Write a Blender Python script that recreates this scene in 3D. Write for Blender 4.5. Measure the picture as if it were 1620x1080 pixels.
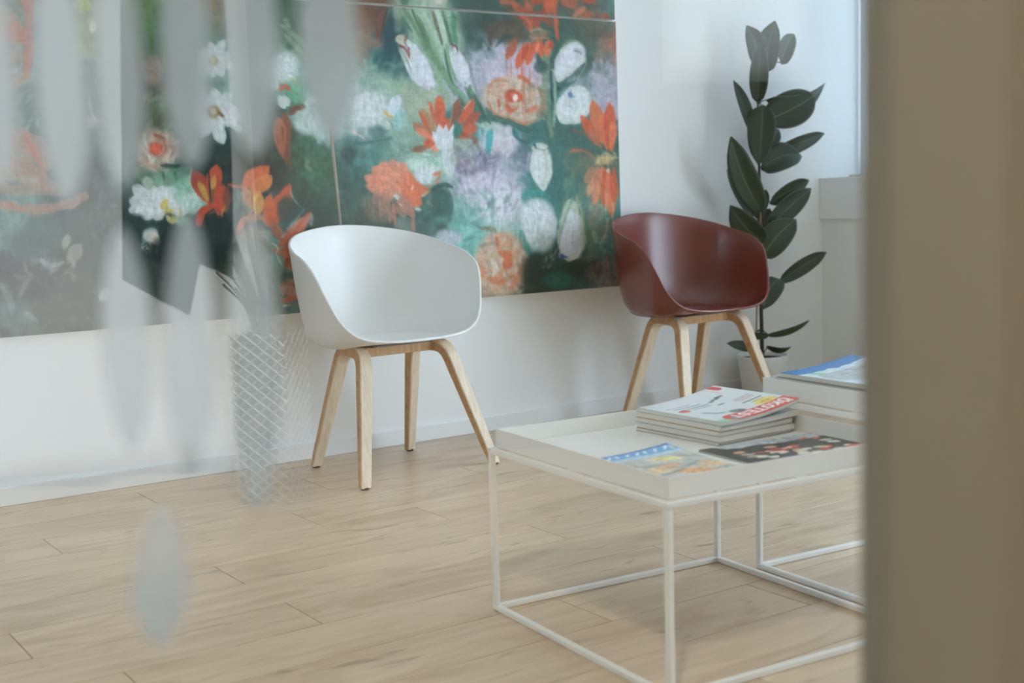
import bpy, bmesh, math, random
import numpy as np
from mathutils import Vector, Matrix

for _o in list(bpy.data.objects):
    bpy.data.objects.remove(_o, do_unlink=True)
SC = bpy.context.scene
COL = SC.collection
random.seed(7)
RNG = np.random.default_rng(11)

# ------------------------------------------------------------------ camera
F_PX = 2013.45
YAW, PITCH, ROLL = math.radians(34.72), math.radians(-6.509), math.radians(-1.7275)
CAM_H = 0.869
_f = np.array([math.sin(YAW) * math.cos(PITCH), math.cos(YAW) * math.cos(PITCH), math.sin(PITCH)])
_r0 = np.array([math.cos(YAW), -math.sin(YAW), 0.0])
_u0 = np.cross(_r0, _f)
_r = _r0 * math.cos(ROLL) + _u0 * math.sin(ROLL)
_u = -_r0 * math.sin(ROLL) + _u0 * math.cos(ROLL)
CAM = np.array([0.0, 0.0, CAM_H])
cam_d = bpy.data.cameras.new('camera')
cam = bpy.data.objects.new('camera', cam_d)
COL.objects.link(cam)
M3 = Matrix(((_r[0], _u[0], -_f[0]), (_r[1], _u[1], -_f[1]), (_r[2], _u[2], -_f[2])))
cam.matrix_world = Matrix.Translation(Vector(CAM)) @ M3.to_4x4()
cam_d.sensor_width = 36.0
cam_d.sensor_fit = 'HORIZONTAL'
cam_d.lens = F_PX * 36.0 / 1620.0
cam_d.clip_start = 0.02
cam_d.dof.use_dof = True
cam_d.dof.focus_distance = 3.5
cam_d.dof.aperture_fstop = 3.1
SC.camera = cam

# ------------------------------------------------------------------ world, exposure
SKY = 9.4
world = bpy.data.worlds.new('overcast_sky')
SC.world = world
world.use_nodes = True
_bg = world.node_tree.nodes['Background']
_bg.inputs[0].default_value = (0.66, 0.81, 1.0, 1)
_bg.inputs[1].default_value = SKY
SC.view_settings.view_transform = 'Standard'
SC.view_settings.look = 'None'
SC.view_settings.gamma = 1.0
SC.view_settings.use_curve_mapping = False
SC.view_settings.exposure = 0.48
SC.cycles.use_denoising = True
SC.cycles.max_bounces = 10
SC.cycles.diffuse_bounces = 6
SC.cycles.glossy_bounces = 5
SC.cycles.transparent_max_bounces = 16
SC.cycles.caustics_reflective = False
SC.cycles.caustics_refractive = False

# room measures (metres): X runs along the back wall, Y towards it, the camera stands at X=Y=0
BACK_Y = 3.917
RIGHT_X = 4.43
LEFT_X = -2.6
FRONT_Y = 0.40          # room face of the glazed partition
PART_T = 0.115          # partition thickness
JAMB_X = 0.4785
CEIL = 2.75
COR_Y = -2.9            # far wall of the corridor behind the camera
COR_RX = 5.2

def portal(name, loc, rot, sx, sy):
    d = bpy.data.lights.new(name, 'AREA')
    d.shape = 'RECTANGLE'; d.size = sx; d.size_y = sy
    d.cycles.is_portal = True
    o = bpy.data.objects.new(name, d); COL.objects.link(o)
    o.location = loc; o.rotation_euler = rot
    return o

# ------------------------------------------------------------------ pixel helpers (calibrated on the photograph)
def ray(x, y):
    return _f + ((x - 810.0) * _r - (y - 540.0) * _u) / F_PX
def on_y(x, y, Y=BACK_Y):
    d = ray(x, y); return CAM + d * (Y / d[1])
def on_z(x, y, Z=0.0):
    d = ray(x, y); return CAM + d * ((Z - CAM[2]) / d[2])
def project(P):
    d = np.asarray(P, float) - CAM
    z = d @ _f
    return 810.0 + F_PX * (d @ _r) / z, 540.0 - F_PX * (d @ _u) / z

# ------------------------------------------------------------------ object helpers
def tag(o, label=None, cat=None, group=None, kind=None):
    if label: o['label'] = label
    if cat: o['category'] = cat
    if group: o['group'] = group
    if kind: o['kind'] = kind
    return o
def empty(name, loc=(0, 0, 0), rz=0.0):
    o = bpy.data.objects.new(name, None); COL.objects.link(o)
    o.location = loc; o.rotation_euler = (0, 0, rz); o.empty_display_size = 0.1
    return o
def link_mesh(name, me, mats, parent=None, smooth=False):
    if not isinstance(mats, (list, tuple)): mats = [mats]
    for m in mats:
        if m is not None: me.materials.append(m)
    if smooth:
        me.polygons.foreach_set('use_smooth', [True] * len(me.polygons))
    o = bpy.data.objects.new(name, me); COL.objects.link(o)
    if parent is not None: o.parent = parent
    return o
def obj(name, bm, mats, parent=None, smooth=False):
    bmesh.ops.recalc_face_normals(bm, faces=bm.faces)
    me = bpy.data.meshes.new(name); bm.to_mesh(me); bm.free()
    return link_mesh(name, me, mats, parent, smooth)
def mesh_py(name, V, Fc, mats, parent=None, smooth=False):
    me = bpy.data.meshes.new(name); me.from_pydata([tuple(v) for v in V], [], Fc); me.update()
    return link_mesh(name, me, mats, parent, smooth)
def add_box(bm, lo, hi, bevel=0.0, mat=0):
    x0, y0, z0 = lo; x1, y1, z1 = hi
    vs = [bm.verts.new(c) for c in ((x0,y0,z0),(x1,y0,z0),(x1,y1,z0),(x0,y1,z0),(x0,y0,z1),(x1,y0,z1),(x1,y1,z1),(x0,y1,z1))]
    fs = [bm.faces.new([vs[i] for i in q]) for q in ((0,3,2,1),(4,5,6,7),(0,1,5,4),(1,2,6,5),(2,3,7,6),(3,0,4,7))]
    for f_ in fs: f_.material_index = mat
    if bevel > 0:
        es = list({e for f_ in fs for e in f_.edges})
        bmesh.ops.bevel(bm, geom=es, offset=bevel, segments=2, affect='EDGES', profile=0.6)
def box(name, lo, hi, mats, parent=None, bevel=0.0):
    bm = bmesh.new(); add_box(bm, lo, hi, bevel); return obj(name, bm, mats, parent)
def add_tube(bm, pts, rad, seg=10, cap=True, radii=None):
    pts = [Vector(p) for p in pts]
    n = len(pts); rings = []
    up = Vector((0, 0, 1))
    for i, p in enumerate(pts):
        t = (pts[min(i+1, n-1)] - pts[max(i-1, 0)]).normalized()
        a = up if abs(t.dot(up)) < 0.95 else Vector((1, 0, 0))
        s = t.cross(a).normalized(); b = s.cross(t).normalized()
        R = radii[i] if radii else rad
        rings.append([bm.verts.new(p + (s * math.cos(2*math.pi*k/seg) + b * math.sin(2*math.pi*k/seg)) * R) for k in range(seg)])
    for i in range(n - 1):
        for k in range(seg):
            bm.faces.new((rings[i][k], rings[i][(k+1) % seg], rings[i+1][(k+1) % seg], rings[i+1][k]))
    if cap:
        bm.faces.new(rings[0][::-1]); bm.faces.new(rings[-1])
def add_lathe(bm, prof, seg=40, c=(0, 0, 0), mat=0):
    rings = []
    for r_, z_ in prof:
        rings.append([bm.verts.new((c[0] + r_*math.cos(2*math.pi*k/seg), c[1] + r_*math.sin(2*math.pi*k/seg), c[2] + z_)) for k in range(seg)])
    for i in range(len(prof) - 1):
        for k in range(seg):
            bm.faces.new((rings[i][k], rings[i][(k+1) % seg], rings[i+1][(k+1) % seg], rings[i+1][k])).material_index = mat
    bm.faces.new(rings[0][::-1]).material_index = mat; bm.faces.new(rings[-1]).material_index = mat
def catmull(pts, n=6, closed=False):
    pts = [np.asarray(q, float) for q in pts]; N = len(pts); out = []
    for i in range(N if closed else N - 1):
        g = (lambda k: pts[k % N]) if closed else (lambda k: pts[min(max(k, 0), N - 1)])
        a, b, c_, d = g(i-1), g(i), g(i+1), g(i+2)
        for k in range(n):
            t = k / n
            out.append(.5*((2*b) + (-a+c_)*t + (2*a-5*b+4*c_-d)*t*t + (-a+3*b-3*c_+d)*t**3))
    if not closed: out.append(pts[-1])
    return np.array(out)

# ------------------------------------------------------------------ materials
def srgb(r_, g, b):
    def c(v):
        v /= 255.0
        return v/12.92 if v <= 0.04045 else ((v+0.055)/1.055)**2.4
    return (c(r_), c(g), c(b), 1.0)
def new_mat(name):
    m = bpy.data.materials.new(name); m.use_nodes = True
    nt = m.node_tree; b = nt.nodes['Principled BSDF']
    return m, nt, b
def paint_mat(name, col, rough=0.5, spec=0.5, bump=0.0, scale=200.0, var=0.0, coat=0.0):
    m, nt, b = new_mat(name)
    b.inputs['Base Color'].default_value = col
    b.inputs['Roughness'].default_value = rough
    b.inputs['Specular IOR Level'].default_value = spec
    b.inputs['Coat Weight'].default_value = coat
    tc = nt.nodes.new('ShaderNodeTexCoord')
    nz = nt.nodes.new('ShaderNodeTexNoise'); nz.inputs['Scale'].default_value = scale
    nt.links.new(tc.outputs['Object'], nz.inputs['Vector'])
    if bump > 0:
        bp = nt.nodes.new('ShaderNodeBump'); bp.inputs['Strength'].default_value = bump; bp.inputs['Distance'].default_value = 0.002
        nt.links.new(nz.outputs['Fac'], bp.inputs['Height']); nt.links.new(bp.outputs['Normal'], b.inputs['Normal'])
    if var > 0:
        mx = nt.nodes.new('ShaderNodeMix'); mx.data_type = 'RGBA'
        n2 = nt.nodes.new('ShaderNodeTexNoise'); n2.inputs['Scale'].default_value = 3.0
        nt.links.new(tc.outputs['Object'], n2.inputs['Vector'])
        mx.inputs['A'].default_value = tuple(c*(1-var) for c in col[:3]) + (1,)
        mx.inputs['B'].default_value = tuple(min(1, c*(1+var)) for c in col[:3]) + (1,)
        nt.links.new(n2.outputs['Fac'], mx.inputs['Factor']); nt.links.new(mx.outputs['Result'], b.inputs['Base Color'])
    return m
def wood_mat(name, c1, c2, c3, rough=0.45, grain=(2.0, 40.0, 40.0), rand=True, spec=0.4, knots=False, bumpd=0.0004, rand_val=0.12):
    """grain stretched along local X (small scale on X, large on Y and Z)"""
    m, nt, b = new_mat(name)
    N, L = nt.nodes, nt.links
    tc = N.new('ShaderNodeTexCoord'); mp = N.new('ShaderNodeMapping')
    mp.inputs['Scale'].default_value = grain
    oi = N.new('ShaderNodeObjectInfo')
    vm = N.new('ShaderNodeVectorMath'); vm.operation = 'SCALE'
    cb = N.new('ShaderNodeCombineXYZ')
    L.new(oi.outputs['Random'], cb.inputs[0]); L.new(oi.outputs['Random'], cb.inputs[1]); L.new(oi.outputs['Random'], cb.inputs[2])
    L.new(cb.outputs[0], vm.inputs[0]); vm.inputs['Scale'].default_value = 37.0 if rand else 0.0
    va = N.new('ShaderNodeVectorMath'); va.operation = 'ADD'
    L.new(tc.outputs['Object'], va.inputs[0]); L.new(vm.outputs[0], va.inputs[1]); L.new(va.outputs[0], mp.inputs['Vector'])
    n1 = N.new('ShaderNodeTexNoise'); n1.inputs['Scale'].default_value = 1.0; n1.inputs['Detail'].default_value = 6.0; n1.inputs['Distortion'].default_value = 0.6
    L.new(mp.outputs[0], n1.inputs['Vector'])
    mp2 = N.new('ShaderNodeMapping'); mp2.inputs['Scale'].default_value = (grain[0]*1.2, grain[1]*0.22, grain[2]*0.22)
    L.new(va.outputs[0], mp2.inputs['Vector'])
    n2 = N.new('ShaderNodeTexNoise'); n2.inputs['Scale'].default_value = 1.0; n2.inputs['Detail'].default_value = 3.0; n2.inputs['Distortion'].default_value = 1.2
    L.new(mp2.outputs[0], n2.inputs['Vector'])
    r1 = N.new('ShaderNodeValToRGB')
    r1.color_ramp.elements[0].position = 0.32; r1.color_ramp.elements[0].color = c2
    r1.color_ramp.elements[1].position = 0.62; r1.color_ramp.elements[1].color = c1
    L.new(n1.outputs['Fac'], r1.inputs['Fac'])
    mx = N.new('ShaderNodeMix'); mx.data_type = 'RGBA'
    r2 = N.new('ShaderNodeValToRGB')
    r2.color_ramp.elements[0].position = 0.30; r2.color_ramp.elements[0].color = (1, 1, 1, 1)
    r2.color_ramp.elements[1].position = 0.52; r2.color_ramp.elements[1].color = (0, 0, 0, 1)
    L.new(n2.outputs['Fac'], r2.inputs['Fac'])
    L.new(r2.outputs['Color'], mx.inputs['Factor']); L.new(r1.outputs['Color'], mx.inputs['A']); mx.inputs['B'].default_value = c3
    last = mx.outputs['Result']
    if knots:
        mp3 = N.new('ShaderNodeMapping'); mp3.inputs['Scale'].default_value = (4.5, 17.0, 17.0)
        L.new(va.outputs[0], mp3.inputs['Vector'])
        n3 = N.new('ShaderNodeTexNoise'); n3.inputs['Scale'].default_value = 1.0; n3.inputs['Detail'].default_value = 4.0; n3.inputs['Distortion'].default_value = 1.5
        L.new(mp3.outputs[0], n3.inputs['Vector'])
        r3 = N.new('ShaderNodeValToRGB')
        r3.color_ramp.elements[0].position = 0.62; r3.color_ramp.elements[0].color = (0, 0, 0, 1)
        r3.color_ramp.elements[1].position = 0.80; r3.color_ramp.elements[1].color = (0.8, 0.8, 0.8, 1)
        L.new(n3.outputs['Fac'], r3.inputs['Fac'])
        mk = N.new('ShaderNodeMix'); mk.data_type = 'RGBA'
        L.new(r3.outputs['Color'], mk.inputs['Factor']); L.new(last, mk.inputs['A'])
        mk.inputs['B'].default_value = tuple(v*0.33 for v in c3[:3]) + (1,)
        last = mk.outputs['Result']
    hs = N.new('ShaderNodeHueSaturation')
    mr = N.new('ShaderNodeMapRange'); mr.inputs['To Min'].default_value = 1 - rand_val; mr.inputs['To Max'].default_value = 1 + rand_val
    L.new(oi.outputs['Random'], mr.inputs['Value']); L.new(mr.outputs[0], hs.inputs['Value']); L.new(last, hs.inputs['Color'])
    L.new(hs.outputs[0], b.inputs['Base Color'])
    b.inputs['Roughness'].default_value = rough; b.inputs['Specular IOR Level'].default_value = spec
    bp = N.new('ShaderNodeBump'); bp.inputs['Strength'].default_value = 0.35; bp.inputs['Distance'].default_value = bumpd
    L.new(n1.outputs['Fac'], bp.inputs['Height']); L.new(bp.outputs['Normal'], b.inputs['Normal'])
    return m
def vcol_mat(name, rough=0.6, spec=0.3, bump=0.0, bscale=300.0, weave=False):
    m, nt, b = new_mat(name)
    a = nt.nodes.new('ShaderNodeVertexColor'); a.layer_name = 'paint'
    nt.links.new(a.outputs['Color'], b.inputs['Base Color'])
    b.inputs['Roughness'].default_value = rough; b.inputs['Specular IOR Level'].default_value = spec
    if bump > 0:
        tc = nt.nodes.new('ShaderNodeTexCoord'); nz = nt.nodes.new('ShaderNodeTexNoise'); nz.inputs['Scale'].default_value = bscale
        nz.inputs['Detail'].default_value = 4.0
        nt.links.new(tc.outputs['Object'], nz.inputs['Vector'])
        bp = nt.nodes.new('ShaderNodeBump'); bp.inputs['Strength'].default_value = bump; bp.inputs['Distance'].default_value = 0.002
        nt.links.new(nz.outputs['Fac'], bp.inputs['Height']); nt.links.new(bp.outputs['Normal'], b.inputs['Normal'])
    return m

M = {}
M['wall'] = paint_mat('wall_paint', (0.885, 0.885, 0.87, 1), 0.75, 0.2, 0.06, 260.0)
M['ceiling'] = paint_mat('ceiling_paint', (0.91, 0.91, 0.90, 1), 0.85, 0.1, 0.05, 200.0)
M['corridor'] = paint_mat('corridor_paint', (0.27, 0.24, 0.19, 1), 0.75, 0.2, 0.1, 240.0)
M['trim'] = paint_mat('trim_paint', (0.84, 0.84, 0.83, 1), 0.4, 0.4, 0.02, 120.0)
M['subfloor'] = paint_mat('screed', (0.12, 0.08, 0.05, 1), 0.9, 0.1, 0.1, 60.0)
M['plank'] = wood_mat('oak_laminate', srgb(212, 190, 164), srgb(200, 177, 149), srgb(188, 163, 134), 0.33, (2.2, 46.0, 46.0), True, 0.5, True, 0.0004, 0.055)
M['shell_white'] = paint_mat('white_polypropylene', (0.89, 0.88, 0.86, 1), 0.36, 0.5, 0.03, 500.0)
M['shell_red'] = paint_mat('brick_red_polypropylene', srgb(118, 46, 36), 0.27, 0.85, 0.03, 500.0)
M['ash'] = wood_mat('lacquered_ash', srgb(234, 217, 192), srgb(224, 203, 174), srgb(212, 188, 156), 0.45, (110.0, 110.0, 3.0), True, 0.4, False, 0.0002, 0.04)
M['ash_edge'] = wood_mat('laminated_ash_edge', srgb(214, 172, 126), srgb(200, 154, 106), srgb(184, 138, 94), 0.5, (160.0, 160.0, 3.0), True, 0.3, False, 0.0002, 0.04)
M['felt'] = paint_mat('dark_felt', (0.03, 0.025, 0.02, 1), 0.9, 0.1)
M['bracket'] = paint_mat('dark_steel', (0.10, 0.08, 0.07, 1), 0.4, 0.5)
M['white_metal'] = paint_mat('white_powder_coat', (0.80, 0.79, 0.76, 1), 0.42, 0.5, 0.04, 900.0)
M['paper'] = paint_mat('page_edges', (0.72, 0.69, 0.63, 1), 0.8, 0.2, 0.2, 700.0, 0.1)
M['print'] = vcol_mat('printed_cover', 0.32, 0.5)
M['canvas_paint'] = vcol_mat('oil_paint_on_canvas', 0.55, 0.35, 0.25, 420.0)
M['canvas_raw'] = paint_mat('raw_canvas_edge', (0.90, 0.86, 0.78, 1), 0.9, 0.1, 0.3, 600.0, 0.15)
M['pot'] = paint_mat('white_glazed_pot', (0.80, 0.80, 0.78, 1), 0.4, 0.5)
M['soil'] = paint_mat('potting_soil', (0.045, 0.028, 0.02, 1), 0.95, 0.1, 1.0, 90.0, 0.5)
M['stem'] = paint_mat('plant_stem', (0.055, 0.05, 0.035, 1), 0.7, 0.3, 0.5, 90.0, 0.4)
M['stake'] = paint_mat('bamboo_stake', (0.35, 0.25, 0.13, 1), 0.6, 0.3, 0.2, 60.0, 0.2)
M['coat'] = paint_mat('silhouette_black', (0.012, 0.013, 0.013, 1), 0.95, 0.05, 0.3, 300.0)  # cloth of the coat-shaped silhouette stand-in
M['blind'] = None
def glass_mat(name, f0=0.042):
    m = bpy.data.materials.new(name); m.use_nodes = True
    nt = m.node_tree; N, L = nt.nodes, nt.links
    for n in list(N): N.remove(n)
    out = N.new('ShaderNodeOutputMaterial')
    tr = N.new('ShaderNodeBsdfTransparent'); tr.inputs[0].default_value = (0.975, 0.985, 0.982, 1)
    gl = N.new('ShaderNodeBsdfGlossy'); gl.inputs['Roughness'].default_value = 0.0
    lw = N.new('ShaderNodeLayerWeight'); lw.inputs['Blend'].default_value = 0.5
    pw = N.new('ShaderNodeMath'); pw.operation = 'POWER'; pw.inputs[1].default_value = 5.0
    ma = N.new('ShaderNodeMath'); ma.operation = 'MULTIPLY_ADD'; ma.inputs[1].default_value = 1 - f0; ma.inputs[2].default_value = f0
    mx = N.new('ShaderNodeMixShader')
    L.new(lw.outputs['Facing'], pw.inputs[0]); L.new(pw.outputs[0], ma.inputs[0]); L.new(ma.outputs[0], mx.inputs[0])
    L.new(tr.outputs[0], mx.inputs[1]); L.new(gl.outputs[0], mx.inputs[2]); L.new(mx.outputs[0], out.inputs[0])
    return m
M['glass'] = glass_mat('clear_float_glass')
def film_mat(name, see, trans, col):
    m = bpy.data.materials.new(name); m.use_nodes = True
    nt = m.node_tree; N, L = nt.nodes, nt.links
    for n in list(N): N.remove(n)
    out = N.new('ShaderNodeOutputMaterial')
    tr = N.new('ShaderNodeBsdfTransparent')
    tl = N.new('ShaderNodeBsdfTranslucent'); tl.inputs[0].default_value = col
    df = N.new('ShaderNodeBsdfDiffuse'); df.inputs[0].default_value = col
    a = N.new('ShaderNodeMixShader'); a.inputs[0].default_value = trans
    L.new(df.outputs[0], a.inputs[1]); L.new(tl.outputs[0], a.inputs[2])
    b = N.new('ShaderNodeMixShader'); b.inputs[0].default_value = see
    L.new(a.outputs[0], b.inputs[1]); L.new(tr.outputs[0], b.inputs[2]); L.new(b.outputs[0], out.inputs[0])
    return m
M['film'] = film_mat('frosted_window_film', 0.14, 0.80, (0.50, 0.53, 0.53, 1))
M['blind'] = film_mat('dimming_blind_fabric', 0.0, 0.19, (0.72, 0.78, 0.82, 1))  # for unseen blinds added to thin the daylight at two room windows
M['sheer'] = film_mat('warm_dimming_sheer', 0.0, 0.37, (0.82, 0.745, 0.655, 1))  # for corridor blinds added to dim and warm the reflected veil
def leaf_mat():
    m, nt, b = new_mat('rubber_plant_leaf')
    N, L = nt.nodes, nt.links
    uv = N.new('ShaderNodeUVMap'); uv.uv_map = 'leaf'
    sx = N.new('ShaderNodeSeparateXYZ'); L.new(uv.outputs[0], sx.inputs[0])
    ab = N.new('ShaderNodeMath'); ab.operation = 'ABSOLUTE'; L.new(sx.outputs[1], ab.inputs[0])
    rp = N.new('ShaderNodeValToRGB')
    e = rp.color_ramp.elements
    e[0].position = 0.0; e[0].color = srgb(96, 108, 84)
    e[1].position = 0.07; e[1].color = srgb(43, 60, 40)
    k = e.new(0.9); k.color = srgb(37, 52, 34)
    k = e.new(1.0); k.color = srgb(90, 102, 80)
    L.new(ab.outputs[0], rp.inputs[0])
    wv = N.new('ShaderNodeTexWave'); wv.inputs['Scale'].default_value = 9.0; wv.inputs['Distortion'].default_value = 1.0
    L.new(uv.outputs[0], wv.inputs['Vector'])
    oi = N.new('ShaderNodeObjectInfo'); hs = N.new('ShaderNodeHueSaturation')
    mr = N.new('ShaderNodeMapRange'); mr.inputs['To Min'].default_value = 0.8; mr.inputs['To Max'].default_value = 1.25
    L.new(oi.outputs['Random'], mr.inputs['Value']); L.new(mr.outputs[0], hs.inputs['Value']); L.new(rp.outputs[0], hs.inputs['Color'])
    L.new(hs.outputs[0], b.inputs['Base Color'])
    bp = N.new('ShaderNodeBump'); bp.inputs['Strength'].default_value = 0.12; bp.inputs['Distance'].default_value = 0.002
    L.new(wv.outputs['Fac'], bp.inputs['Height']); L.new(bp.outputs[0], b.inputs['Normal'])
    b.inputs['Roughness'].default_value = 0.42; b.inputs['Specular IOR Level'].default_value = 0.4
    return m
M['leaf'] = leaf_mat()

def lamp_mat(name, col, strength):
    m = bpy.data.materials.new(name); m.use_nodes = True
    nt = m.node_tree
    for n in list(nt.nodes): nt.nodes.remove(n)
    out = nt.nodes.new('ShaderNodeOutputMaterial'); em = nt.nodes.new('ShaderNodeEmission')
    em.inputs[0].default_value = col; em.inputs[1].default_value = strength
    nt.links.new(em.outputs[0], out.inputs[0]); return m
M['lamp_warm'] = lamp_mat('fill_lamp_diffuser', (1.0, 0.92, 0.76, 1), 480.0)  # glow of the lamp added over the wall edge
M['planter_core'] = paint_mat('grey_planter_liner', (0.16, 0.16, 0.16, 1), 0.8, 0.2)

# ================================================================== STRUCTURE
# ---- floor: slab plus one object per laminate board (boards run along the back wall)
PA = math.radians(20.5)             # the partition and the corridor stand at this angle to the back wall
CY = -2.9                           # corridor's far wall, measured along the partition's normal
def end_y(x, ly=CY - 0.2): return (ly - x * math.sin(PA)) / math.cos(PA)
def prism(name, poly, z0, z1, mat):
    bm = bmesh.new(); lo = [bm.verts.new((x, y, z0)) for x, y in poly]; hi = [bm.verts.new((x, y, z1)) for x, y in poly]
    bm.faces.new(lo[::-1]); bm.faces.new(hi)
    for k in range(len(poly)): bm.faces.new((lo[k], lo[(k+1) % len(poly)], hi[(k+1) % len(poly)], hi[k]))
    return tag(obj(name, bm, mat), kind='structure')
XL, XR = LEFT_X - 0.2, RIGHT_X + 0.36
PLAN = [(XL, end_y(XL)), (XR, end_y(XR)), (XR, BACK_Y + 0.2), (XL, BACK_Y + 0.2)]
floor = prism('floor', PLAN, -0.12, -0.0085, M['subfloor'])
PITCH_Y, PL = 0.185, 1.318
ROW0 = 3.26                        # a joint between two rows
JOINT = {0: 1.48, 1: 1.78, 2: 1.105, 3: 0.585, 4: 1.12, 5: 2.02, 6: 1.59}   # row index -> X of a butt joint
_pl_cache = {}
def plank_mesh(L_, W_):
    key = (round(L_, 3), round(W_, 3))
    if key not in _pl_cache:
        g = 0.0012; h = 0.008; b = 0.0004
        x1, y1 = L_ - g, W_ - g
        V = [(g, g, -h), (x1, g, -h), (x1, y1, -h), (g, y1, -h),
             (g, g, -b), (x1, g, -b), (x1, y1, -b), (g, y1, -b),
             (g+b, g+b, 0), (x1-b, g+b, 0), (x1-b, y1-b, 0), (g+b, y1-b, 0)]
        Fc = [(0,3,2,1), (8,9,10,11)]
        for k in range(4):
            j = (k+1) % 4
            Fc += [(k, j, 4+j, 4+k), (4+k, 4+j, 8+j, 8+k)]
        me = bpy.data.meshes.new('plank'); me.from_pydata(V, [], Fc); me.update(); me.materials.append(M['plank'])
        _pl_cache[key] = me
    return _pl_cache[key]
def add_plank(x, y, L_, W_):
    o = bpy.data.objects.new('plank', plank_mesh(L_, W_)); COL.objects.link(o)
    o.parent = floor; o.location = (x, y, 0)
row = -4
while True:
    y1 = ROW0 - row * PITCH_Y; y0 = y1 - PITCH_Y
    if y1 < -4.9: break
    if y0 < BACK_Y:
        yy1 = min(y1, BACK_Y + 0.01)
        jx = JOINT.get(row, (row * 0.47) % PL)
        x = jx - PL * 4
        while x < RIGHT_X + 0.1:
            a, b_ = max(x, LEFT_X), min(x + PL, RIGHT_X + 0.02)
            if b_ - a > 0.03:
                if y0 > end_y((a + b_) / 2, CY + 0.1):
                    add_plank(a, y0, b_ - a, yy1 - y0)
            x += PL
    row += 1

# ---- walls and ceiling
tag(box('wall_back', (LEFT_X - 0.2, BACK_Y, -0.1), (RIGHT_X + 0.36, BACK_Y + 0.2, CEIL), M['wall']), kind='structure')
LWY0, LWY1, LWZ0, LWZ1 = 1.95, 3.75, 0.25, 2.48
bm = bmesh.new()
add_box(bm, (LEFT_X - 0.2, end_y(XL), -0.1), (LEFT_X, LWY0, CEIL)); add_box(bm, (LEFT_X - 0.2, LWY1, -0.1), (LEFT_X, BACK_Y, CEIL))
add_box(bm, (LEFT_X - 0.2, LWY0, -0.1), (LEFT_X, LWY1, LWZ0)); add_box(bm, (LEFT_X - 0.2, LWY0, LWZ1), (LEFT_X, LWY1, CEIL))
tag(obj('wall_left', bm, M['wall']), kind='structure')
lw = empty('fill_window_6', (0, 0, 0)); tag(lw, kind='structure')  # window added out of view as fill from the left
bm = bmesh.new()
for a, b_ in (((LWY0, LWZ0), (LWY1, LWZ0 + 0.06)), ((LWY0, LWZ1 - 0.06), (LWY1, LWZ1)), ((LWY0, LWZ0 + 0.06), (LWY0 + 0.06, LWZ1 - 0.06)), ((LWY1 - 0.06, LWZ0 + 0.06), (LWY1, LWZ1 - 0.06))):
    add_box(bm, (LEFT_X - 0.16, *a), (LEFT_X - 0.10, *b_))
obj('window_frame', bm, M['trim'], lw)
box('pane', (LEFT_X - 0.135, LWY0 + 0.06, LWZ0 + 0.06), (LEFT_X - 0.129, LWY1 - 0.06, LWZ1 - 0.06), M['glass'], lw)
mesh_py('dimming_blind', [(LEFT_X - 0.09, LWY0 + 0.01, LWZ0 + 0.01), (LEFT_X - 0.09, LWY1 - 0.01, LWZ0 + 0.01), (LEFT_X - 0.09, LWY1 - 0.01, LWZ1 - 0.01), (LEFT_X - 0.09, LWY0 + 0.01, LWZ1 - 0.01)], [(0, 1, 2, 3)], M['blind'], lw)  # blind added to weaken this fill
portal('daylight_portal', (LEFT_X - 0.21, (LWY0 + LWY1) / 2, (LWZ0 + LWZ1) / 2), (0, math.radians(-90), 0), LWZ1 - LWZ0, LWY1 - LWY0)
WIN_Z0, WIN_Z1 = 0.909, 2.48
W2Y0, W2Y1, W2Z1 = -0.55, 2.20, 1.98
WINS = [('window_1', 2.95, BACK_Y, True, WIN_Z0, WIN_Z1), ('unseen_window_2', W2Y0, W2Y1, False, 0.06, W2Z1)]     # corner blind added to dim it; the other, unseen, is sized for room light
bm = bmesh.new()
def rw(y0, y1, z0, z1): add_box(bm, (RIGHT_X, y0, z0), (RIGHT_X + 0.36, y1, z1))
rw(W2Y1, BACK_Y, -0.1, 0.723); rw(W2Y1, 2.95, 0.723, WIN_Z1); rw(W2Y1, BACK_Y, WIN_Z1, CEIL)
rw(end_y(XR), W2Y0, -0.1, CEIL); rw(W2Y0, W2Y1, -0.1, 0.03); rw(W2Y0, W2Y1, W2Z1, CEIL)
tag(obj('wall_right', bm, M['wall']), kind='structure')
prism('ceiling', PLAN, CEIL, CEIL + 0.12, M['ceiling'])
tag(box('baseboard_back', (LEFT_X, BACK_Y - 0.013, 0.0005), (RIGHT_X - 0.0135, BACK_Y - 0.0002, 0.055), M['trim'], bevel=0.002), kind='structure')
tag(box('baseboard_right', (RIGHT_X - 0.013, W2Y1, 0.0005), (RIGHT_X - 0.0002, BACK_Y - 0.0002, 0.055), M['trim'], bevel=0.002), kind='structure')

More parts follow.
